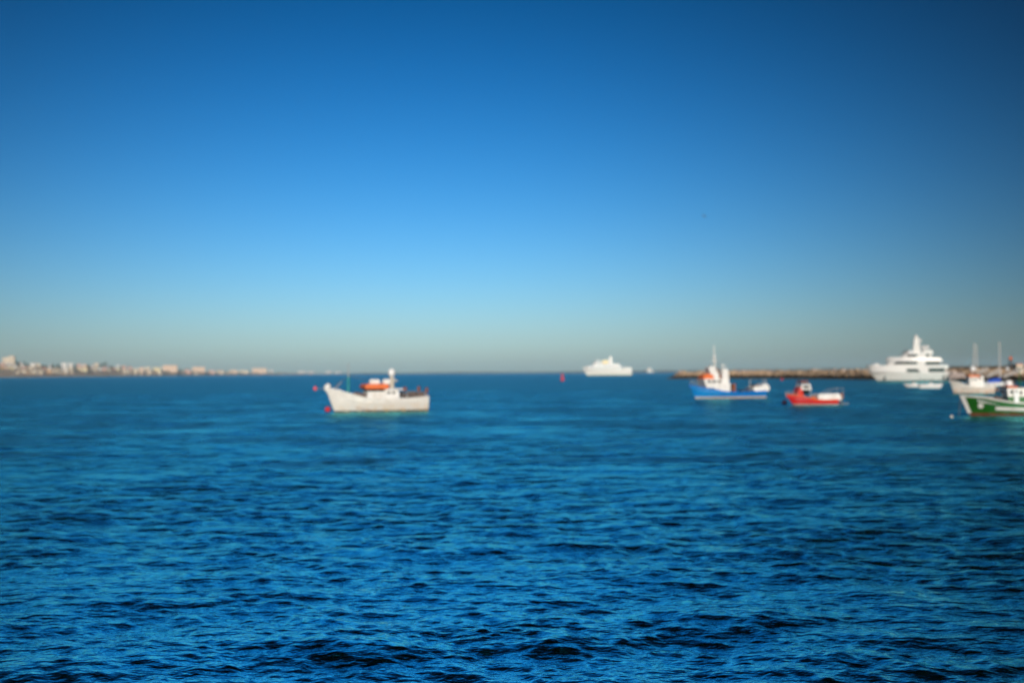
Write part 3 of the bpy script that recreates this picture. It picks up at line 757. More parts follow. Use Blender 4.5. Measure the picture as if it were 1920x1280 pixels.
# ------------------------------------------------------------------ yacht and far vessels
def yacht():
    B = Boat('motor_yacht', 'large white three deck motor yacht moored before the end of the breakwater', 'yacht', 1709, 715, 12)
    B.hull(1776, 1628, 1646, [(1628, 694.5), (1650, 695.5), (1690, 697), (1730, 699), (1776, 700)], 7.2, hull_mat('yacht_hull', [(-9, (.02, .025, .03)), (.55, (.66, .65, .61))], .2), M['yacht'], M['yacht'], bulwark=.3, draft=1.6, transom=.9, vee=.8, rail=.2)
    X, Z, P = B.X, B.Z, B.P
    W = M['yacht']; G = M['glass']
    # flared foredeck bulwark over the bow, then the decks
    fore = MB().slab(X(1770), X(1629), 3.5, Z(697.5), Z(684.5), 13, -1.0, 0, .12).build('main_deck_house', W, B.root, smooth=True)
    for a, b_ in ((1696, 1721),): MB().slab(X(b_), X(a), 3.56, Z(697.4), Z(691.2), .3).build('window', G, fore)
    MB().slab(X(1768), X(1736), 3.63, Z(697.4), Z(690.2), .6).build('opening_shade', G, fore)  # solid dark slab for the shade inside the aft deck opening
    MB().slab(X(1783), X(1724), 3.58, Z(701), Z(697.5), .5).build('aft_deck', W, B.root, bevel=.1)
    MB().slab(X(1774), X(1712), 3.62, Z(692), Z(684.2), 6, 1.0).build('upper_deck', W, B.root)
    up = MB().slab(X(1756), X(1660), 3.0, Z(684.6), Z(677), 8, 1.2).build('upper_deck_house', W, B.root)
    MB().slab(X(1718), X(1662.2), 3.04, Z(683), Z(677.8), 7.6, .9).build('window', G, up)
    MB().slab(X(1759), X(1724), 3.05, Z(684.5), Z(678), 2).build('opening_shade', G, up)  # upper opening's shade, again a dark slab and no recess
    MB().slab(X(1765), X(1659), 3.5, Z(677.6), Z(671), 11, 1.6, 1.2, .35, .5).build('bridge_deck', W, B.root)
    sd = MB().slab(X(1745), X(1686), 2.5, Z(671), Z(664), 5, 2).build('sun_deck_house', W, B.root)
    MB().slab(X(1718), X(1690), 2.54, Z(669), Z(664.05), 4.6, 1.2).build('window', G, sd)
    MB().slab(X(1741), X(1729), 2.54, Z(669), Z(664.05), 1.4).build('opening_shade', G, sd)  # dark slab as shade of the sun deck opening
    MB().slab(X(1748), X(1690), 2.7, Z(664), Z(661.2), 4, 1.2).build('hard_top', W, B.root)
    MB().slab(X(1712), X(1692), 1.9, Z(661.2), Z(656.5), 3, 1.5).build('wind_screen', M['grey'], B.root)
    m_ = MB().prism([(X(1727), Z(662)), (X(1711), Z(662)), (X(1714.5), Z(640)), (X(1716), Z(633.5)), (X(1722.5), Z(633.5)), (X(1724.5), Z(648))], -1.0, 1.0, .3)
    for py in (641, 647, 653): m_.slab(X(1728 - (py - 641) * .2), X(1711.5), 1.5, Z(py + .9), Z(py - .5), .5)
    mast = m_.build('radar_mast', W, B.root)
    MB().ball(P(1719, 632.5), 1.0, 1.0, 1.1).build('radar_dome', W, mast, smooth=True)
    MB().ball(P(1726.5, 637.5), .62).build('radar_dome', W, mast, smooth=True)
    MB().tube(P(1719, 632), P(1719, 622), .07, .03).build('antenna', M['grey'], mast)
    for px, py, r_ in ((1732, 652, 1.0), (1739, 651.5, .95)):
        MB().ball(P(px, py, .4), r_).tube(P(px, py + 4, .4), P(px, 662, .4), .45).build('satellite_dome', W, B.root, smooth=True)
    MB().slab(X(1749), X(1728), 2.0, Z(662), Z(656.5), .5, .3, .5).build('funnel_house', W, B.root)
    MB().prism([(X(1730), Z(676)), (X(1719), Z(676)), (X(1727), Z(662)), (X(1733), Z(662))], -2.72, 2.72, .1).build('side_fin', W, B.root)
    MB().prism([(X(1730), Z(693)), (X(1716), Z(693)), (X(1726), Z(677)), (X(1733), Z(677))], -3.6, 3.6, .1).build('side_fin', W, B.root)
    MB().slab(X(1648), X(1634), 1.3, Z(684.6), Z(681.3), 2.5, .8).build('bow_locker', W, B.root)
    # hull details
    for px in (1724, 1731, 1739, 1746):
        x = X(px); t = (x - B.pt(0, 1, 1).x) / (B.pt(1, 1, 1).x - B.pt(0, 1, 1).x); p = B.pt(t, .62, 1)
        MB().box(p.x - .35, p.x + .35, -p.y - .05, p.y + .05, Z(710.6), Z(709.4)).build('porthole', G, B.root)
    p = B.pt((X(1657) - B.pt(0, 1, 1).x) / (B.pt(1, 1, 1).x - B.pt(0, 1, 1).x), .55, 1)
    MB().prism([(X(1658.5), Z(714)), (X(1654.5), Z(714)), (X(1657), Z(704.5)), (X(1659.5), Z(705))], -p.y - .12, p.y + .12, -.2).build('anchor_pocket', M['dark'], B.root)
    MB().box(X(1767.2), X(1764.2), -3.62, 3.62, Z(711.5), Z(703.5)).build('stern_gap_shade', M['dark'], B.root)  # dark box painted in as the shade of the stern gap
    rail_run(B, [(X(px), 3.2, Z(697.4)) for px in (1782, 1776, 1770)], 1.3, .05, name='stern_railing')
    rail_run(B, [(X(px), -3.2, Z(697.4)) for px in (1782, 1776, 1770)], 1.3, .05, name='stern_railing')
yacht()

def far_ship():
    B = Boat('ship', 'white ship with yellow funnel on the horizon', 'ship', 1140, 703.6, 6)
    B.hull(1184, 1093, 1101, [(1093, 688), (1112, 690), (1160, 691.5), (1184, 691)], 13, hull_mat('ship_hull', [(-9, (.3, .32, .12)), (.9, (.80, .79, .74))], .4), M['white'], M['white'], bulwark=.9, draft=3, transom=.8, vee=.8, rail=.4, rail_h=.3)
    X, Z, P = B.X, B.Z, B.P
    a = MB().slab(X(1165), X(1098), 6.2, Z(692), Z(686), 6, 1).build('lower_house', M['clean'], B.root)
    MB().slab(X(1162), X(1101), 6.3, Z(689.8), Z(688.8), 5, .1).build('window', M['glass'], a)
    b_ = MB().slab(X(1150), X(1110), 5.6, Z(686), Z(680.5), 5, 2).build('upper_house', M['clean'], B.root)
    MB().slab(X(1147), X(1112), 5.7, Z(684), Z(683), 4.6, .3).build('window', M['glass'], b_)
    c = MB().slab(X(1128), X(1113), 5.0, Z(680.5), Z(676.5), 4, 1.5).build('bridge', M['clean'], B.root)
    MB().slab(X(1126), X(1113.2), 5.1, Z(679.3), Z(678), 4, .3).build('window', M['glass'], c)
    MB().tube(P(1120.5, 677), P(1120, 670), .6, .3).build('fore_mast', M['clean'], B.root)
    f = MB().prism([(X(1140.5), Z(681)), (X(1129.5), Z(681)), (X(1130.5), Z(676)), (X(1139.5), Z(676.5))], -2.2, 2.2, .3).build('funnel', M['yellow'], B.root)
    MB().prism([(X(1140), Z(676.7)), (X(1130.3), Z(676.2)), (X(1131), Z(675)), (X(1139), Z(675.3))], -2.0, 2.0, .2).build('funnel_cap', M['white'], f)
    MB().prism([(X(1148), Z(681)), (X(1141.5), Z(681)), (X(1143), Z(668)), (X(1147), Z(668))], -1.2, 1.2, .4).build('main_mast', M['white'], B.root)
    MB().slab(X(1161), X(1150), 4.5, Z(686), Z(682), 2, .5).build('aft_house', M['white'], B.root)
    MB().slab(X(1183), X(1168), 5.4, Z(692), Z(689), 1).build('stern_house', M['white'], B.root)
far_ship()

def far_boat():
    B = Boat('motor_boat', 'tiny pale boat on the horizon to the right of the white ship', 'boat', 1218, 698.4, 4)
    X, Z, P = B.X, B.Z, B.P
    B.hull(1226, 1212, 1213.5, [(1212, 695.2), (1226, 696.2)], 4.5, M['alu'], M['alu'], M['alu'], bulwark=.3, draft=1, transom=.8, rail=.3, rail_h=.2)
    MB().slab(X(1222), X(1213.5), 1.8, Z(696), Z(689.5), 2, 2).build('cabin', M['alu'], B.root)
far_boat()

# ------------------------------------------------------------------ buoys
def ball_buoy(label, px, py_wl, r, m, group='round mooring buoys'):
    p = on_water(px, py_wl)
    t = thing('mooring_buoy', label, 'buoy', p, 0, group)
    MB().ball((0, 0, r * .55), r, r, r, 18, 12).build('float', m, t, smooth=True)
    MB().lathe([(r * .22, 0), (r * .22, r * .2), (r * .1, r * .25)], (0, 0, r * 1.5), 10).build('eye', M['dark'], t)
    return t
ball_buoy('pink round buoy floating at the red boat\'s bow', 1471, 757.4, .42, M['pink'])
ball_buoy('orange red round buoy floating below the lone white boat\'s bow', 614.5, 770.5, .40, M['buoyred'])
ball_buoy('small white round buoy floating beside the green boat\'s stem', 1784, 782.5, .17, M['alu'])
ball_buoy('small red buoy floating at the foot of the breakwater', 1466, 712.6, .75, M['buoyred'])
t = thing('buoy', 'red ball buoy hanging on the bowsprit of the lone white boat', 'buoy', (0, 0, 0), 0)
bp = WB.root.matrix_basis
mwb = Matrix.Translation(WB.root.location) @ Matrix.Rotation(WB.root.rotation_euler.z, 4, 'Z')
t.location = mwb @ Vector(WB.P(594, 727))
MB().ball((0, 0, 0),   .25, .25, .28, 16, 10).build('float', M['pink'], t, smooth=True)
MB().tube((0, 0, .3), (0, 0, .42), .05).build('eye', M['dark'], t)

p = on_water(1054.5, 713.5)
t = thing('channel_buoy', 'tall red channel buoy left of the white ship', 'buoy', p)
MB().lathe([(1.25, -.6), (1.35, .1), (1.35, .5), (1.1, .8)], (0, 0, 0), 20).build('float', M['buoyred'], t, smooth=True)
MB().lathe([(.95, .8), (.75, 2.4), (.55, 3.4), (.55, 3.7)], (0, 0, 0), 16).build('tower', M['buoyred'], t, smooth=True)
MB().lathe([(.5, 3.7), (.5, 4.3), (.2, 4.5)], (0, 0, 0), 12).build('top_mark', M['buoyred'], t)

# ------------------------------------------------------------------ gull
def gull():
    p = at_depth(1320, 405, 150)
    t = thing('gull', 'grey gull gliding high above the breakwater', 'bird', p, R(35))
    t.rotation_euler = (R(18), R(28), R(35))
    b = MB()
    prof = [(-.26, .012), (-.2, .035), (-.1, .07), (0, .085), (.1, .075), (.17, .05), (.2, .045), (.24, .04), (.28, .012)]
    n = 10; vs = [(x, r_ * math.cos(2 * math.pi * k / n), r_ * math.sin(2 * math.pi * k / n) + (.02 if x > .18 else 0)) for x, r_ in prof for k in range(n)]
    b.add(vs, [(i * n + k, i * n + (k + 1) % n, (i + 1) * n + (k + 1) % n, (i + 1) * n + k) for i in range(len(prof) - 1) for k in range(n)])
    b.add([(-.24, -.02, .01), (-.24, .02, .01), (-.40, .08, .012), (-.40, -.08, .012), (-.24, 0, .025), (-.40, 0, .02)], [(0, 1, 2, 3), (1, 4, 5, 2), (4, 0, 3, 5), (3, 2, 5), (0, 4, 1)])
    for s in (1, -1):
        sec = [(.04, .07, .10, .03), (.30, .10, .20, .022), (.55, .02, .17, .014), (.74, -.12, .02, .006)]
        vs = []
        for y, xa, xb, th in sec:
            le = .14 - .18 * max(0, y - .3) ; te = le - (.20 - .20 * y)
            z = .03 + .16 * y - .26 * max(0, y - .32)
            vs += [(le, s * y, z), (le - .05, s * y, z + th), (te, s * y, z), (le - .05, s * y, z - th * .4)]
        fs = [(4 * i + k, 4 * i + (k + 1) % 4, 4 * i + 4 + (k + 1) % 4, 4 * i + 4 + k) for i in range(3) for k in range(4)] + [(3, 2, 1, 0), (12, 13, 14, 15)]
        if s < 0: fs = [f[::-1] for f in fs]
        b.add(vs, fs)
    b.build('body', M['grey'], t, smooth=True)
    MB().lathe([(.014, 0), (.004, .06)], (0, 0, 0), 8).build('beak', M['orange'], t).matrix_local = Matrix.Translation((.275, 0, .02)) @ Matrix.Rotation(R(95), 4, 'Y')
gull()
# ------------------------------------------------------------------ breakwater
def rock_mat():
    m = bpy.data.materials.new('breakwater_rock'); m.use_nodes = True
    n = m.node_tree.nodes; l = m.node_tree.links.new; p = n['Principled BSDF']; p.inputs['Roughness'].default_value = .85
    t = n.new('ShaderNodeTexCoord'); sp = n.new('ShaderNodeSeparateXYZ'); l(t.outputs['Object'], sp.inputs[0])
    no = n.new('ShaderNodeTexNoise'); no.inputs['Scale'].default_value = .28; no.inputs['Detail'].default_value = 6; l(t.outputs['Object'], no.inputs['Vector'])
    ra = n.new('ShaderNodeValToRGB'); ra.color_ramp.elements[0].position = .35; ra.color_ramp.elements[1].position = .65
    ra.color_ramp.elements[0].color = (.26, .17, .10, 1); ra.color_ramp.elements[1].color = (.62, .46, .30, 1)
    l(no.outputs['Fac'], ra.inputs['Fac'])
    # weed and wet stone up to the tide mark
    ad = n.new('ShaderNodeMath'); ad.operation = 'MULTIPLY_ADD'; ad.inputs[1].default_value = 1.6; l(no.outputs['Fac'], ad.inputs[0]); l(sp.outputs['Z'], ad.inputs[2])
    mr = n.new('ShaderNodeMapRange'); mr.inputs['From Min'].default_value = 3.0; mr.inputs['From Max'].default_value = 3.6; l(ad.outputs[0], mr.inputs['Value'])
    mi = n.new('ShaderNodeMix'); mi.data_type = 'RGBA'; mi.inputs['A'].default_value = (.035, .024, .012, 1)
    l(mr.outputs[0], mi.inputs['Factor']); l(ra.outputs[0], mi.inputs['B']); l(mi.outputs['Result'], p.inputs['Base Color'])
    return m
RK = rock_mat()

def breakwater():
    line = [on_water(px, py) for px, py in ((1288, 710.0), (1300, 709.3), (1440, 709.2), (1540, 710.3), (1640, 711.8), (1740, 713.2), (1840, 714.0), (1960, 714.8), (2120, 716))]
    t = thing('breakwater', 'long rock breakwater running out behind the boats', 'breakwater', line[0])
    o = line[0]
    seg = [(b - a).length for a, b in zip(line, line[1:])]
    tot = sum(seg); N = 90
    def at(s):
        for (a, b), L_ in zip(zip(line, line[1:]), seg):
            if s <= L_ or b is line[-1]: return a + (b - a) * (s / L_), (b - a).normalized()
            s -= L_
    rng = random.Random(4)
    mb = MB(); ring = []
    prof = [(0, -1.5), (0, 0), (2.2, 1.6), (4.2, 3.4), (5.6, 4.6), (10, 4.8), (18, -1.5)]
    for i in range(N + 1):
        s = tot * i / N; p, d = at(s); nn = Vector((-d.y, d.x, 0)); nn = nn if nn.y > 0 else -nn
        k = min(1.0, .25 + s / 30)
        ring.append([p - o + nn * (a + (rng.uniform(-.5, .5) if 0 < j < 5 else 0)) + Vector((0, 0, z * k + (rng.uniform(-.3, .3) if z > 0 else 0))) for j, (a, z) in enumerate(prof)])
    w_ = len(prof); vs = [v for r in ring for v in r]
    mb.add(vs, [(i * w_ + j, (i + 1) * w_ + j, (i + 1) * w_ + j + 1, i * w_ + j + 1) for i in range(N) for j in range(w_ - 1)] + [tuple(range(w_)), tuple(N * w_ + j for j in range(w_ - 1, -1, -1))])
    mb.build('mound', RK, t)
    # armour boulders
    bo = MB()
    for i in range(2600):
        s = rng.uniform(0, tot * .995); p, d = at(s); nn = Vector((-d.y, d.x, 0)); nn = nn if nn.y > 0 else -nn
        a = rng.uniform(-.8, 6.5); z = min(5.0, a * .86) * min(1, .25 + s / 30)
        r_ = rng.uniform(.45, 1.0) * (1.5 if rng.random() < .25 else 1)
        c = p - o + nn * a + Vector((0, 0, z + rng.uniform(-.2, .25)))
        bo.ball(c, r_ * rng.uniform(.8, 1.4), r_ * rng.uniform(.8, 1.3), r_ * rng.uniform(.6, .95), 6, 4, .22, rng)
    b_ = bo.build('armour_boulders', RK, t); b_['kind'] = 'stuff'
    # concrete crest wall: low and broken seaward, a tall brown wall near the quay
    cm = mat('crest_concrete', (.52, .40, .36), .85, var=.45, scale=.25)
    cw = MB(); s = 22.0
    while s < tot * .72:
        L_ = rng.uniform(3, 7); h = rng.choice((.2, .4, .7, 1.0, 1.3)) * rng.uniform(.7, 1.2)
        p, d = at(s); q, _ = at(s + L_ * .9); nn = Vector((-d.y, d.x, 0)); nn = nn if nn.y > 0 else -nn
        a0, a1 = p - o + nn * 7.0, q - o + nn * 7.0; b0, b1 = a0 + nn * 1.6, a1 + nn * 1.6
        zz = 4.4
        cw.add([(*a0.xy, zz), (*a1.xy, zz), (*b1.xy, zz), (*b0.xy, zz), (*a0.xy, zz + h + .6), (*a1.xy, zz + h + .6), (*b1.xy, zz + h + .6), (*b0.xy, zz + h + .6)],
               [(3, 2, 1, 0), (4, 5, 6, 7), (0, 1, 5, 4), (1, 2, 6, 5), (2, 3, 7, 6), (3, 0, 4, 7)])
        s += L_ + rng.choice((0, .3, 1.5, 4))
    cw.build('crest_blocks', cm, t)
    wm = mat('brown_wall', (.26, .19, .12), .9, var=.25, scale=.25)
    tw = MB()
    s0 = tot * .60
    a = [at(s0 + (tot - s0) * i / 12) for i in range(13)]
    vs = []
    for p, d in a:
        nn = Vector((-d.y, d.x, 0)); nn = nn if nn.y > 0 else -nn
        f = p - o + nn * 7.4; g = f + nn * 1.2
        vs += [(*f.xy, 3.5), (*f.xy, 6.9), (*g.xy, 6.9), (*g.xy, 3.5)]
    tw.add(vs, [(4 * i + k, 4 * i + 4 + k, 4 * i + 4 + (k + 1) % 4, 4 * i + (k + 1) % 4) for i in range(12) for k in range(4)] + [(0, 1, 2, 3), (51, 50, 49, 48)])
    tw.build('sea_wall', wm, t)
    return line
bw_line = breakwater()

# pale loose boulders heaped at the yacht's stern
rng = random.Random(21)
RP = mat('pale_rock', (.50, .42, .38), .9, var=.35, scale=.8)
spots = [(1783, 706.5, 1.1), (1787, 702, 1.3), (1791, 706.8, 1.0), (1795, 702.5, 1.4), (1799, 706, 1.0), (1803, 703, 1.2), (1789, 697.5, .9), (1807, 706.6, .9)]
words = ['leftmost and low', 'second from the left, high', 'third from the left, low', 'fourth from the left, high', 'fifth from the left, low', 'second from the right, high', 'topmost of the heap', 'rightmost and low']
for (px, py, r_), wd in zip(spots, words):
    c = at_depth(px, py, 452)
    o = MB().ball((0, 0, 0), r_ * rng.uniform(.9, 1.3), r_, r_ * .8, 9, 7, .18, rng).build('boulder', RP)
    o.location = c; tag(o, 'pale boulder behind the yacht\'s stern, ' + wd, 'boulder', 'pale boulders behind the yacht\'s stern')

# ------------------------------------------------------------------ gangways, pontoon and the small harbour buildings on the wall
def gangway(label, px0, py0, px1, py1, depth):
    a, b = at_depth(px0, py0, depth), at_depth(px1, py1, depth + 6)
    t = thing('gangway', label, 'gangway', a, 0, 'sloping gangways below the harbour wall')
    d = b - a; L_ = d.length; u = d.normalized(); s = Vector((0, 0, 1)).cross(u).normalized(); up = u.cross(s)
    q = lambda x, y, z: u * x + s * y + up * z
    m = MB(); m.add([q(0, -.7, -.15), q(L_, -.7, -.15), q(L_, .7, -.15), q(0, .7, -.15), q(0, -.7, .1), q(L_, -.7, .1), q(L_, .7, .1), q(0, .7, .1)],
                    [(3, 2, 1, 0), (4, 5, 6, 7), (0, 1, 5, 4), (1, 2, 6, 5), (2, 3, 7, 6), (3, 0, 4, 7)])
    m.build('deck', M['alu'], t)
    for y in (-.68, .68):
        r = MB(); n = max(4, int(L_ / 1.1))
        r.tube(q(0, y, 1.05), q(L_, y, 1.05), .06); r.tube(q(0, y, .55), q(L_, y, .55), .04)
        for i in range(n + 1): r.tube(q(L_ * i / n, y, .1), q(L_ * i / n, y, 1.05), .045)
        for i in range(n): r.tube(q(L_ * i / n, y, .1), q(L_ * (i + 1) / n, y, 1.05), .035)
        r.build('railing', M['alu'], t)
gangway('longest sloping gangway, above the green boat\'s wheelhouse', 1880, 707.5, 1918, 692.5, 430)
gangway('sloping gangway ending at the mast of the sailing boat', 1851, 706.5, 1875, 695.5, 430)
gangway('shortest sloping gangway, beside the white boat\'s radar dome', 1836, 700.5, 1850.5, 692.5, 430)
p0, p1 = on_water(1790, 713.5), on_water(1935, 713.5)
t = thing('pontoon', 'dark floating pontoon along the foot of the harbour wall', 'pontoon', p0)
MB().box(0, p1.x - p0.x, -1.2, 1.2, -.4, .45).build('float', M['dark'], t)
MB().box(-.1, p1.x - p0.x + .1, -1.35, 1.35, .454, .58).build('deck', M['wood'], t)

h0 = at_depth(1908.5, 694.5, 440)
t = thing('harbour_hut', 'cream flat roofed hut standing on the harbour wall', 'hut', h0)
k = 440 / FPX
MB().box(-5.5 * k, 7 * k, -1.5, 1.8, -1.2, 11 * k).build('wall', M['cream'], t)
MB().box(-6.2 * k, 7.7 * k, -1.8, 2.1, 11 * k, 12.3 * k).build('roof', M['orange'], t)
MB().box(-4 * k, -1 * k, -1.55, -1.48, 3 * k, 7 * k).build('window', M['glass'], t)
MB().box(2.2 * k, 5 * k, -1.56, -1.48, -.2, 8 * k).build('door', M['wood'], t)
g0 = at_depth(1889, 696, 436)
t = thing('globe_lamp', 'white globe lamp on a short post by the cream hut', 'lamp', g0)
MB().tube((0, 0, -1.5), (0, 0, .6), .12).build('post', M['dark'], t)
MB().ball((0, 0, 1.1), .72).build('globe', M['clean'], t, smooth=True)
b0 = at_depth(1895, 693, 442)
t = thing('beacon_tower', 'dark lattice beacon with an orange head beside the cream hut', 'beacon', b0)
lt = MB(); H = 22 * k
for i in range(4):
    sx, sy = ((-1, -1), (1, -1), (1, 1), (-1, 1))[i]; nx, ny = ((1, -1), (1, 1), (-1, 1), (-1, -1))[i]
    lt.tube((sx * .9, sy * .9, -1), (sx * .45, sy * .45, H * .8), .1)
    for j in range(4):
        z0, z1 = H * .8 * j / 4, H * .8 * (j + 1) / 4; r0, r1 = .9 - .45 * j / 4, .9 - .45 * (j + 1) / 4
        lt.tube((sx * r0, sy * r0, z0), (nx * r1, ny * r1, z1), .06)
lt.box(-.9, .9, -.9, .9, H * .3, H * .3 + .9)
lt.build('lattice', M['dark'], t)
MB().box(-.75, .75, -.75, .75, H * .8, H * .8 + .25).build('platform', M['dark'], t)
MB().lathe([(.5, 0), (.6, .3), (.6, 1.1), (.15, 1.5)], (0, 0, H * .8 + .25)).build('lantern', M['orange'], t)
MB().tube((.3, 0, H), (1.0, 0, H + 2.2), .07).build('antenna', M['dark'], t)

# ------------------------------------------------------------------ the far coast
D = lambda px: 3400 + max(-200, px) * 5.0 + 130.0 * (max(0, px) / 100) ** 2                     # metres out to the shoreline at that column
def shore_y(px):
    p = Vector((ray(px, 700).x / ray(px, 700).y * D(px), D(px), 0))
    q = CAM_R.transposed() @ (p - Vector((0, 0, CAM_H)))
    return 640 + FPX * q.y / q.z
ridge = [(-260, 676), (-40, 679), (0, 681), (30, 681), (60, 684), (90, 686), (120, 687), (160, 688), (200, 689), (240, 691), (300, 693), (345, 694), (400, 696), (440, 696.5), (520, 697.5), (600, 698.5), (660, 700), (720, 701.5)]
def spot(px, py):
    """the point of the hillside seen at that place: the higher in the picture the farther back"""
    sy = shore_y(px); return at_depth(px, py, D(px) + (sy - py) * 20.0)
def coast():
    tm = bpy.data.materials.new('coast_earth'); tm.use_nodes = True
    n = tm.node_tree.nodes; l = tm.node_tree.links.new; p = n['Principled BSDF']; p.inputs['Roughness'].default_value = .95
    tc_ = n.new('ShaderNodeTexCoord'); no = n.new('ShaderNodeTexNoise'); no.inputs['Scale'].default_value = .02; no.inputs['Detail'].default_value = 8
    l(tc_.outputs['Object'], no.inputs['Vector'])
    ra = n.new('ShaderNodeValToRGB'); e = ra.color_ramp.elements
    e[0].position = .32; e[0].color = (.07, .07, .035, 1); e[1].position = .6; e[1].color = (.56, .42, .29, 1)
    k_ = ra.color_ramp.elements.new(.44); k_.color = (.44, .32, .22, 1)
    l(no.outputs['Fac'], ra.inputs['Fac']); l(ra.outputs[0], p.inputs['Base Color'])
    mb = MB(); pxs = [(-260 + 890 * i / 240) for i in range(241)]; m = 9
    rg = random.Random(2); vs = []
    for px in pxs:
        sy = shore_y(px); ry = lerp_pts(ridge, px)
        b = on_water(px, sy + 1e-3) if False else spot(px, sy); b.z = -1.5; vs.append(b)
        for j in range(m):
            f = j / (m - 1); q = f ** .9
            v = spot(px, sy + (ry + 1.5 - sy) * q); v.z += rg.uniform(-1, 1) if j else .0
            vs.append(v)
        e_ = vs[-1].copy(); e_.x *= 1.35; e_.y *= 1.35; e_.z = -1.5; vs.append(e_)
    w_ = m + 2
    mb.add(vs, [(i * w_ + j, (i + 1) * w_ + j, (i + 1) * w_ + j + 1, i * w_ + j + 1) for i in range(240) for j in range(w_ - 1)])
    o = mb.build('hill', tm, smooth=True); o['kind'] = 'structure'
coast()
def far_hills():
    hm = mat('far_land', (.10, .105, .085), .95, var=.4, scale=.004)
    mb = MB(); vs = []; n = 120; rg = random.Random(6)
    hts = [(600, 1.0), (680, 2.6), (760, 2.0), (860, 3.0), (1000, 2.2), (1100, 3.2), (1250, 4.2), (1400, 5.2), (1560, 6.2), (1700, 6.0), (1850, 5.0), (2000, 3.0), (2060, .6)]
    for i in range(n + 1):
        px = 600 + 1460 * i / n; Y = 11300; d = ray(px, 700); x = d.x / d.y * Y; h = lerp_pts(hts, px) * Y / FPX * rg.uniform(.88, 1.1)
        vs += [(x, Y, -1.5), (x * 1.005, Y + 60, h * .45), (x * 1.01, Y + 220, h), (x * 1.03, Y + 500, -1.5)]
    mb.add(vs, [(4 * i + k, 4 * i + 4 + k, 4 * i + 5 + k, 4 * i + 1 + k) for i in range(n) for k in range(3)])
    o = mb.build('far_hills', hm, smooth=True); o['kind'] = 'structure'
far_hills()

CW = {k_: mat('wall_' + k_, c, .85, var=.10, scale=.1) for k_, c in dict(cream=(.66, .56, .42), white=(.74, .71, .66), pink=(.60, .38, .31), peach=(.66, .48, .35), grey=(.50, .48, .47), yellow=(.66, .56, .34), orange=(.56, .34, .18)).items()}
TILE = mat('roof_tile', (.30, .13, .085), .9, var=.3, scale=.3)
FLAT = mat('flat_roof', (.42, .38, .34), .9)
SHUT = mat('window_dark', (.07, .075, .08), .4)
def house(label, px0, px1, py0, py1, colour, roof='flat', cat='house', name='house', group='houses on the far coast'):
    """px0..px1 wide, from its roof line py0 to its foot py1"""
    cx = (px0 + px1) / 2; b = spot(cx, py1); k = b.y / FPX
    az = math.atan2(b.x, b.y)
    t = thing(name, label, cat, b, -az + R(random.Random(int(px0 * 7)).uniform(-14, 14)), group)
    hw = (px1 - px0) / 2 * k * .92; h = (py1 - py0) * k; dp = max(7.0, min(14.0, hw * 1.2))
    body = h * (.76 if roof == 'tile' else .97)
    MB().box(-hw, hw, 0, dp, -4, body).build('wall', CW[colour], t)
    if roof == 'tile':
        MB().add([(-hw - .6, -.6, body), (hw + .6, -.6, body), (hw + .6, dp + .6, body), (-hw - .6, dp + .6, body), (-hw * .45, dp / 2, h), (hw * .45, dp / 2, h)],
                 [(0, 1, 5, 4), (1, 2, 5), (2, 3, 4, 5), (3, 0, 4), (3, 2, 1, 0)]).build('roof', TILE, t)
    else:
        MB().box(-hw - .4, hw + .4, -.4, dp + .4, body, body + .6).build('roof', FLAT, t)
    fl = max(1, int(body / 3.4)); nw = max(2, min(9, int(hw * 2 / 3.6)))
    for f in range(min(fl, 4)):
        wv = MB()
        for i in range(nw):
            x = -hw + (i + .5) * 2 * hw / nw; z = body * (f + .35) / fl
            wv.box(x - .7, x + .7, -.12, .05, z, z + min(1.6, body / fl * .5))
        wv.build('window_row', SHUT, t)
    return t

N_ = lambda s: s
# the tower and the big blocks first
b = spot(15, 681); k = b.y / FPX
t = thing('apartment_block', 'tall cream apartment tower with a lower wing at the left end of the coast', 'apartment block', b, R(12), 'houses on the far coast')
MB().box(0, 11 * k, 0, 16, -6, 13.2 * k).build('wall', CW['cream'], t)
MB().box(-.5, 11 * k + .5, -.5, 16.5, 13.2 * k, 13.7 * k).build('roof', FLAT, t)
MB().box(-10 * k, -.06, 1.5, 15, -6, 10.4 * k).build('wing', CW['cream'], t)
MB().box(-10 * k - .5, -.1, 1.0, 15.5, 10.4 * k, 10.8 * k).build('roof', FLAT, t)
for f in range(7):
    wv = MB()
    for i in range(5): wv.box(1.2 + i * 4.2, 3.2 + i * 4.2, -.15, .05, 1.4 + f * 3.6, 3.0 + f * 3.6)
    if f < 5:
        for i in range(4): wv.box(-10 * k + 1.6 + i * 4.6, -10 * k + 3.6 + i * 4.6, 1.35, 1.55, 1.4 + f * 3.6, 3.0 + f * 3.6)
    wv.build('window_row', SHUT, t)
house('largest cream block of the coast, standing alone above the shore', 304, 333, 684.5, 697, 'peach', cat='apartment block', name='apartment_block')
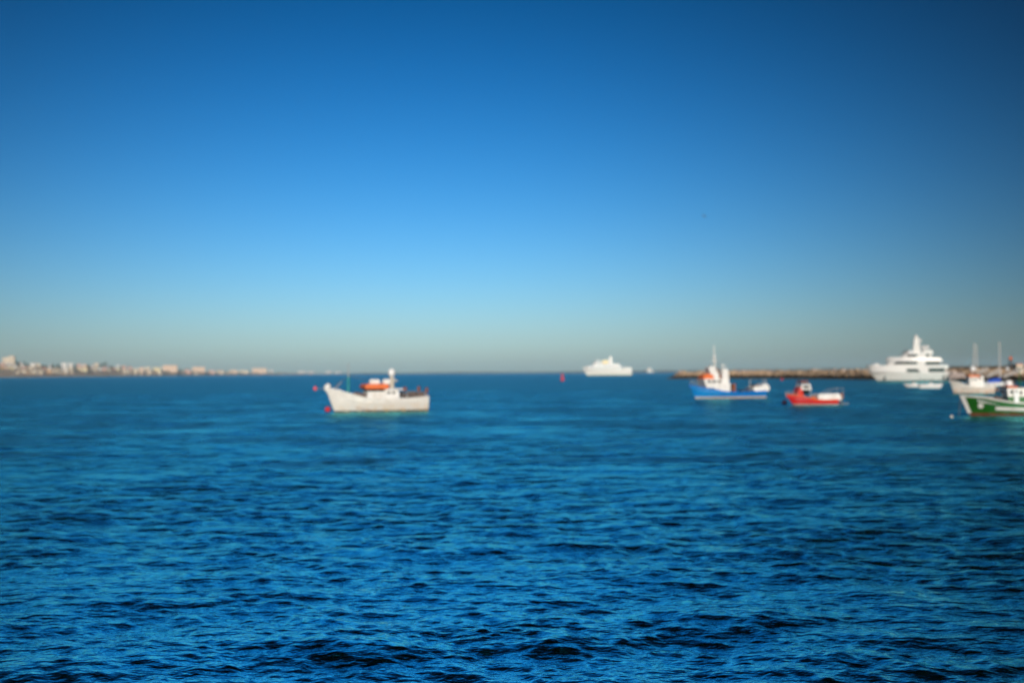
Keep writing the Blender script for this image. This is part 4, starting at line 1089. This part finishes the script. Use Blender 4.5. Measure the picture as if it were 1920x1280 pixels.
L_ = [
 (0, 8, 680, 687, 'pink', 'flat', 'pink house at the left edge below the cream tower'),
 (9.5, 22, 680.5, 685.5, 'grey', 'flat', 'long grey house directly below the cream tower'),
 (24, 31, 683, 688, 'grey', 'flat', 'pale grey house right of the tower\'s foot'),
 (2, 8.5, 688, 693, 'orange', 'flat', 'orange house at the left edge, lowest there'),
 (9, 15.5, 687, 693.5, 'peach', 'flat', 'peach house two rows below the cream tower'),
 (16.5, 25.5, 686.5, 694, 'yellow', 'flat', 'yellow house two rows below the cream tower'),
 (26, 31.5, 687.5, 691, 'white', 'flat', 'small white house right of the yellow house'),
 (34.5, 39, 678.5, 684, 'pink', 'tile', 'pink house with tiled roof on the crest by the trees'),
 (38.5, 43.5, 682, 686.5, 'white', 'flat', 'small white house just below the tiled pink house'),
 (57, 65.5, 680.5, 687, 'white', 'flat', 'left half of the long pale pair on the crest'),
 (66, 76, 681, 686.8, 'cream', 'flat', 'right half of the long pale pair on the crest'),
 (39.5, 48, 687.5, 691, 'pink', 'flat', 'low pink house in the middle row'),
 (49.5, 61, 687.5, 691, 'cream', 'flat', 'long low cream house in the middle row'),
 (33.5, 49, 693.6, 696.2, 'cream', 'flat', 'long low cream house near the beach'),
 (70, 81, 694.8, 697, 'cream', 'flat', 'low cream wall-like house near the beach'),
 (49.5, 55, 696.3, 699.6, 'orange', 'flat', 'small orange hut on the beach'),
 (87, 97, 692, 699, 'orange', 'flat', 'orange house low on the slope'),
 (88.5, 96, 688.5, 692, 'white', 'flat', 'white house just above the orange house'),
 (91, 96.5, 683.2, 687, 'grey', 'flat', 'pale grey house among dark trees on the crest'),
 (80, 85, 687.5, 693, 'pink', 'tile', 'pink tiled house left of the orange house'),
 (115, 124.5, 680.2, 688, 'white', 'flat', 'first white block of the row of pairs'),
 (115, 126, 688.6, 693.6, 'white', 'flat', 'white terrace below the first white block'),
 (128, 136.5, 680.6, 688, 'white', 'flat', 'second white block of the row of pairs'),
 (127.5, 136.5, 689, 693.8, 'cream', 'flat', 'cream terrace below the second white block'),
 (144, 151, 681.5, 689.5, 'pink', 'flat', 'tall pink block with a yellow terrace below'),
 (153, 163, 683, 689.8, 'peach', 'flat', 'peach block with a yellow terrace below'),
 (140, 164, 690, 694.6, 'yellow', 'flat', 'long yellow terrace in the lower row'),
 (168, 175.5, 684, 688.5, 'grey', 'flat', 'grey house left of the crest\'s last tall block'),
 (176.5, 185.5, 680.5, 688, 'cream', 'flat', 'cream block, last tall one on the crest'),
 (168, 181, 689, 694.6, 'cream', 'tile', 'cream tiled villa in the lower row'),
 (183.5, 190, 690, 694, 'white', 'flat', 'small white house right of the cream villa'),
 (191.5, 199, 687, 694.6, 'pink', 'tile', 'pink tiled villa in the lower row'),
 (200, 207, 690.5, 695.2, 'cream', 'flat', 'cream house right of the pink villa'),
 (200, 206, 684.5, 688.8, 'grey', 'flat', 'grey house high behind the pink villa'),
 (209, 216.5, 688, 692.6, 'pink', 'tile', 'pink tiled house right of the grey one'),
 (217, 224, 690, 694.8, 'yellow', 'flat', 'yellow house close to the shore'),
 (219, 224.5, 684, 687.5, 'white', 'flat', 'small white house on the crest\'s right end'),
 (228, 238, 690.5, 696.4, 'cream', 'tile', 'cream house with tiled roof close to the shore'),
 (226, 236, 685.5, 690, 'pink', 'flat', 'pink house behind the tiled cream house'),
 (240, 247.5, 686.5, 692.5, 'pink', 'tile', 'pink tiled house left of the low cream row'),
 (249, 259, 690.5, 697, 'cream', 'flat', 'first house of the low cream row'),
 (260.5, 270, 688.6, 697.6, 'peach', 'flat', 'peach house, tallest of the low row'),
 (272, 282, 687.6, 692.6, 'cream', 'flat', 'upper cream house left of the big block'),
 (271, 285, 693.2, 698.4, 'cream', 'tile', 'lower tiled cream house left of the big block'),
 (286.5, 301.5, 688.6, 697.4, 'yellow', 'flat', 'yellow block touching the big block\'s left side'),
 (344, 358, 692, 699, 'pink', 'tile', 'pink tiled house right of the big block'),
 (360, 385, 687.6, 697, 'peach', 'flat', 'long peach block right of the big block'),
 (374, 388, 696.6, 700, 'pink', 'flat', 'low pink house at the foot of the long peach block'),
 (391, 403, 694, 699.6, 'pink', 'flat', 'left one of two pink houses by the shore'),
 (405, 420, 693.6, 699.6, 'cream', 'tile', 'tiled cream house by the shore'),
 (430, 446, 693.4, 699, 'peach', 'flat', 'faint peach block on the far low coast'),
 (449, 466, 694, 699.2, 'cream', 'flat', 'faint cream block on the far low coast'),
 (472, 501, 690, 699.4, 'peach', 'flat', 'faint long block, tallest on the far low coast'),
 (504, 513, 692.6, 697, 'grey', 'flat', 'faint small grey block beside the tallest far one'),
 (558, 574, 695.2, 699.2, 'grey', 'flat', 'very faint block left of the lone boat\'s bow'),
 (577, 590, 695.8, 699.4, 'grey', 'flat', 'very faint pale block near the lone boat\'s bow'),
 (610, 622, 695.2, 699.6, 'grey', 'flat', 'very faint block straight above the lone boat\'s bow'),
 (627, 640, 696.4, 699.8, 'grey', 'flat', 'last faint block of the coast, left of the blue green mast'),
]
for a, b_, c, d_, cl, rf, lab in L_: house(lab, a, b_, c, d_, cl, rf)

# the smallest houses, crowded between the others
rg = random.Random(31); taken = [(a, b_, c, d_) for a, b_, c, d_, *_r in L_]; made = 0
for _ in range(4000):
    if made == 34: break
    px = rg.choice((rg.uniform(28, 135), rg.uniform(225, 300), rg.uniform(338, 470))); sy = shore_y(px); ry = lerp_pts(ridge, px); wd = rg.uniform(4, 9)
    py = ry + (sy - ry) * rg.uniform(.30, .74); hh = rg.uniform(2.2, 3.4)
    r4 = (px, px + wd, py - hh, py)
    if any(r4[0] < q[1] + .8 and r4[1] > q[0] - .8 and r4[2] < q[3] + .3 and r4[3] > q[2] - .3 for q in taken): continue
    taken.append(r4); made += 1
    house('tiny cream house crowded between the larger houses of the coast', *r4, 'cream', group='tiny cream houses of the far coast')

# trees between the houses: trunk and a crown of loose leaf clumps
LEAF = mat('leaves', (.045, .075, .03), .9, var=.6, scale=.5)
BARK = mat('bark', (.12, .08, .05), .9)
def leaf_cloud(mb, c, rx, rz, n, rg, size):
    for _ in range(n):
        while True:
            v = Vector((rg.uniform(-1, 1), rg.uniform(-1, 1), rg.uniform(-1, 1)))
            if v.length < 1: break
        p = Vector(c) + Vector((v.x * rx, v.y * rx, v.z * rz))
        a = Vector((rg.uniform(-1, 1), rg.uniform(-1, 1), rg.uniform(-1, 1))).normalized() * size * rg.uniform(.5, 1.2); b = a.orthogonal().normalized() * size * rg.uniform(.5, 1)
        mb.add([p - a - b, p + a - b * .6, p + a * .8 + b, p - a * .7 + b], [(0, 1, 2, 3)])
trees = [(30, 676.5, 685, 'tall dark tree right of the cream tower'), (35, 681, 688, 'dark tree below the tower\'s right side'), (45, 677.5, 684, 'dark tree right of the tiled pink house'), (52, 681, 686.5, 'dark tree left of the long pale pair'),
         (79, 683, 689, 'dark tree right of the long pale pair'), (85.5, 684, 690, 'dark tree left of the pale grey crest house'), (99, 682.6, 690, 'dark tree right of the pale grey crest house'), (109, 682, 690, 'dark tree left of the first white block'),
         (140, 683, 690, 'dark tree between the second white and the pink block'), (166, 684, 694, 'tall dark tree right of the long yellow terrace'), (189.5, 681, 690, 'dark tree right of the last tall cream block'), (196, 678, 688, 'tallest dark tree on the crest'),
         (208, 685, 694, 'dark tree right of the cream house by the pink villa'), (225.5, 686, 692, 'dark tree by the yellow shore house'), (338, 691, 698, 'dark tree right of the big cream block'), (425, 694.6, 699, 'last dark tree before the faint far blocks')]
rg = random.Random(77)
for px, y0, y1, lab in trees:
    b = spot(px, y1); k = b.y / FPX; h = (y1 - y0) * k
    t = thing('tree', lab, 'tree', b, 0, 'trees between the coast houses')
    MB().tube((0, 0, -3), (0, 0, h * .45), h * .035, h * .02, 6).tube((0, 0, h * .4), (h * .15, .5, h * .65), h * .018, h * .01, 5).tube((0, 0, h * .42), (-h * .13, -.4, h * .62), h * .018, h * .01, 5).build('trunk', BARK, t)
    cr = MB()
    for i in range(6): leaf_cloud(cr, (rg.uniform(-.25, .25) * h, rg.uniform(-.25, .25) * h, h * rg.uniform(.35, .85)), h * .24, h * .17, 55, rg, h * .05)
    cr.build('crown', LEAF, t)
sc_ = MB()
for i in range(300):
    px = rg.uniform(-30, 560) if i % 3 else rg.uniform(-10, 240); sy = shore_y(px); ry = lerp_pts(ridge, px)
    b = spot(px, sy + (ry - sy) * rg.uniform(.42, 1.02)); h = rg.uniform(2.5, 6)
    leaf_cloud(sc_, (b.x, b.y, b.z + h * .35), h * rg.uniform(.8, 2), h * .5, 22, rg, h * .22)
s_ = sc_.build('scrub', LEAF); tag(s_, 'dark green scrub covering the coastal slope between the houses', 'scrub', kind='stuff')

# ------------------------------------------------------------------ sea air
def haze():
    m = bpy.data.materials.new('sea_air'); m.use_nodes = True
    n = m.node_tree.nodes; n.remove(n['Principled BSDF'])
    v = n.new('ShaderNodeVolumePrincipled'); v.inputs['Color'].default_value = (.78, .90, 1.0, 1); v.inputs['Density'].default_value = HAZE_DENSITY
    m.node_tree.links.new(v.outputs[0], n['Material Output'].inputs['Volume'])
    o = MB().box(-12600, 12600, -12600, 12600, -3.2, 125).build('haze', m); o['kind'] = 'stuff'
    o['label'] = 'thin sea air paling the far coast and the horizon'; o['category'] = 'haze'
HAZE_DENSITY = 4.0e-5
haze()
